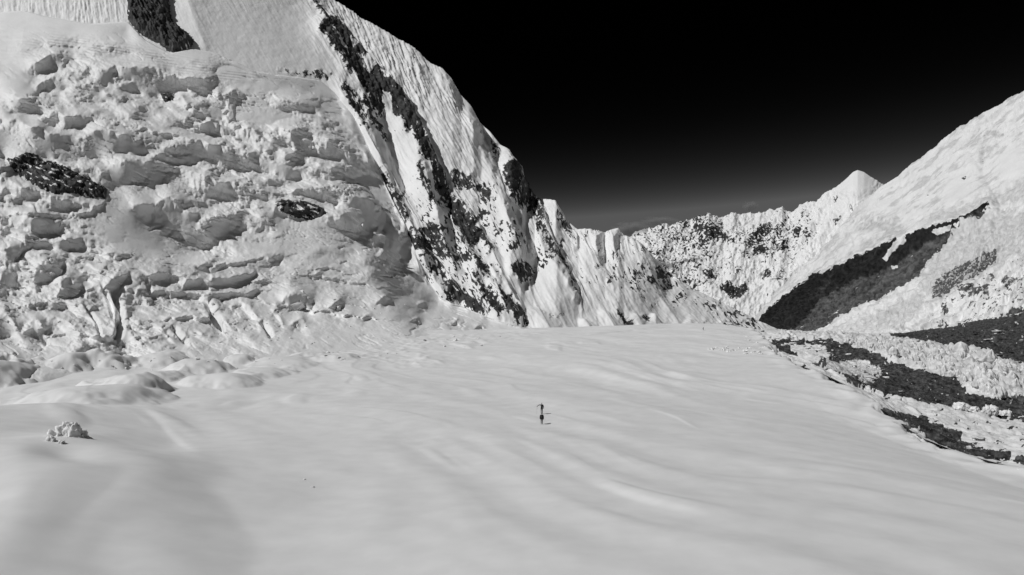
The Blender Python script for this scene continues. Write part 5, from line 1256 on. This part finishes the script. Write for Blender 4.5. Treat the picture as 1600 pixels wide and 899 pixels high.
person(g1, M_, 'Person in dark clothes with a bulky pack, nearer of the two on the snow', stance(1.78 * k1_, .35, .3))
backpack(Vector(g1) + Vector((.0, -.27 * k1_, 1.10 * k1_)), M_, 0, 'Bulky black backpack on the nearer walker', .50 * k1_, .50 * k1_, .3 * k1_).scale = (1, 1, 1)
person(g2, M_, 'Person in dark clothes holding one arm out sideways, farther of the two', stance(1.78 * k2_, .75, .3, ra_e=((.47, -.03, 1.40), (.70, -.05, 1.22))))
e2 = Vector(g2)
pole(e2 + Vector((-.70 * k2_, .06, 1.24 * k2_)), e2 + Vector((-.82 * k2_, .25, .0)), 'Thin trekking pole held out by the farther walker')
backpack(Vector(g2) + Vector((.0, -.25 * k2_, 1.2 * k2_)), M_, 0, 'Slim dark backpack on the farther walker', .34 * k2_, .56 * k2_, .26 * k2_)
r3 = person(g3, .9, 'Tiny dark figure leaning forward far up the snowfield', stance(1.78 * k3_, .5, 1.6)); r3.rotation_euler = (0, -.45, .9)

# ---- wisps of cloud on the far ridge
def cloud(px, py, Y, wpx, hpx, dens, label, seed):
    m = Y / F
    bm = bmesh.new(); bmesh.ops.create_icosphere(bm, subdivisions=4, radius=1)
    co = np.array([v.co for v in bm.verts]); d = .3 * fbm(co[:, 0] * 1.5 + seed, co[:, 1] * 1.5, co[:, 2] * 1.5, 3)
    for v, q in zip(bm.verts, d): v.co *= 1 + float(q)
    me = bpy.data.meshes.new('cloud'); bm.to_mesh(me); bm.free()
    mat = bpy.data.materials.new('cloud_vapour'); mat.use_nodes = True; N = mat.node_tree.nodes; L = mat.node_tree.links
    N.remove(N['Principled BSDF']); pv = N.new('ShaderNodeVolumePrincipled'); pv.inputs['Color'].default_value = (.95, .95, .95, 1); pv.inputs['Anisotropy'].default_value = .2
    tc = N.new('ShaderNodeTexCoord'); n = N.new('ShaderNodeTexNoise'); n.inputs['Scale'].default_value = 1.6; n.inputs['Detail'].default_value = 5; L.new(tc.outputs['Object'], n.inputs['Vector'])
    ln = N.new('ShaderNodeVectorMath'); ln.operation = 'LENGTH'; L.new(tc.outputs['Object'], ln.inputs[0])
    fo = N.new('ShaderNodeMapRange'); fo.inputs['From Min'].default_value = .2; fo.inputs['From Max'].default_value = 1; fo.inputs['To Min'].default_value = 1; fo.inputs['To Max'].default_value = 0; L.new(ln.outputs['Value'], fo.inputs['Value'])
    mr = N.new('ShaderNodeMapRange'); mr.inputs['From Min'].default_value = .42; mr.inputs['From Max'].default_value = .75; mr.inputs['To Max'].default_value = 13 * dens / (hpx * m); L.new(n.outputs['Fac'], mr.inputs['Value'])
    mu = N.new('ShaderNodeMath'); mu.operation = 'MULTIPLY'; L.new(mr.outputs['Result'], mu.inputs[0]); L.new(fo.outputs['Result'], mu.inputs[1])
    L.new(mu.outputs[0], pv.inputs['Density']); L.new(pv.outputs['Volume'], N['Material Output'].inputs['Volume'])
    o = link('cloud', me, mat); o.location = unproj(px, py, Y); o.scale = (wpx * m, hpx * m * 1.2, hpx * m)
    return tag(o, label, 'cloud', kind='stuff')
cloud(985, 357, 3300, 34, 13, .35, 'Thin wisp of cloud drifting over the lowest gap in the far ridge', 3)
cloud(1030, 345, 3300, 34, 8, .22, 'Faint streak of cloud trailing right of the ridge gap', 8)
cloud(1172, 322, 3300, 14, 9, .25, 'Small puff of cloud above the far snowy ridge', 14)
print('all', time.time() - T0)

# ------------------------------------------------------------------ light, sky, camera
SUN = np.array([-.61, -.35, .71]); SUN /= np.linalg.norm(SUN)
el = math.asin(SUN[2]); az = math.atan2(SUN[0], SUN[1])
sun = bpy.data.lights.new('sun', 'SUN'); sun.energy = 3.6; sun.angle = math.radians(.53); sun.color = (1, 1, 1)
so = bpy.data.objects.new('sun', sun); C.objects.link(so)
from mathutils import Vector
so.rotation_euler = Vector(SUN).to_track_quat('Z', 'Y').to_euler()
w = bpy.data.worlds.new('World'); bpy.context.scene.world = w; w.use_nodes = True
N = w.node_tree.nodes; L = w.node_tree.links
sky = N.new('ShaderNodeTexSky'); sky.sky_type = 'NISHITA'; sky.sun_disc = False
sky.sun_elevation = el; sky.sun_rotation = az; sky.altitude = 6200; sky.air_density = 1.0; sky.dust_density = .15; sky.ozone_density = 1.0
sepc = N.new('ShaderNodeSeparateColor'); L.new(sky.outputs['Color'], sepc.inputs['Color'])
pw = N.new('ShaderNodeMath'); pw.operation = 'POWER'; pw.inputs[1].default_value = 7.0
L.new(sepc.outputs['Red'], pw.inputs[0])          # red-filtered, high-contrast black-and-white rendering of the sky
pm = N.new('ShaderNodeMath'); pm.operation = 'MULTIPLY'; pm.inputs[1].default_value = .019; L.new(pw.outputs[0], pm.inputs[0])
pw = N.new('ShaderNodeMath'); pw.operation = 'MINIMUM'; pw.inputs[1].default_value = 1.2; L.new(pm.outputs[0], pw.inputs[0])
cbs = N.new('ShaderNodeCombineColor')
for k in range(3): L.new(pw.outputs[0], cbs.inputs[k])
L.new(cbs.outputs['Color'], N['Background'].inputs['Color']); N['Background'].inputs['Strength'].default_value = .1

cam = bpy.data.cameras.new('camera'); co = bpy.data.objects.new('camera', cam); C.objects.link(co)
cam.sensor_width = 36; cam.lens = 36 * F / 1600; cam.clip_end = 60000; cam.clip_start = .5
co.location = (0, 0, H); co.rotation_euler = (math.pi / 2 + PITCH, 0, 0)
sc = bpy.context.scene; sc.camera = co
sc.view_settings.view_transform = 'Standard'; sc.view_settings.look = 'None'; sc.view_settings.gamma = 1
sc.view_settings.exposure = -.36
sc.cycles.max_bounces = 6; sc.cycles.diffuse_bounces = 5; sc.cycles.use_denoising = True
print('done', time.time() - T0)
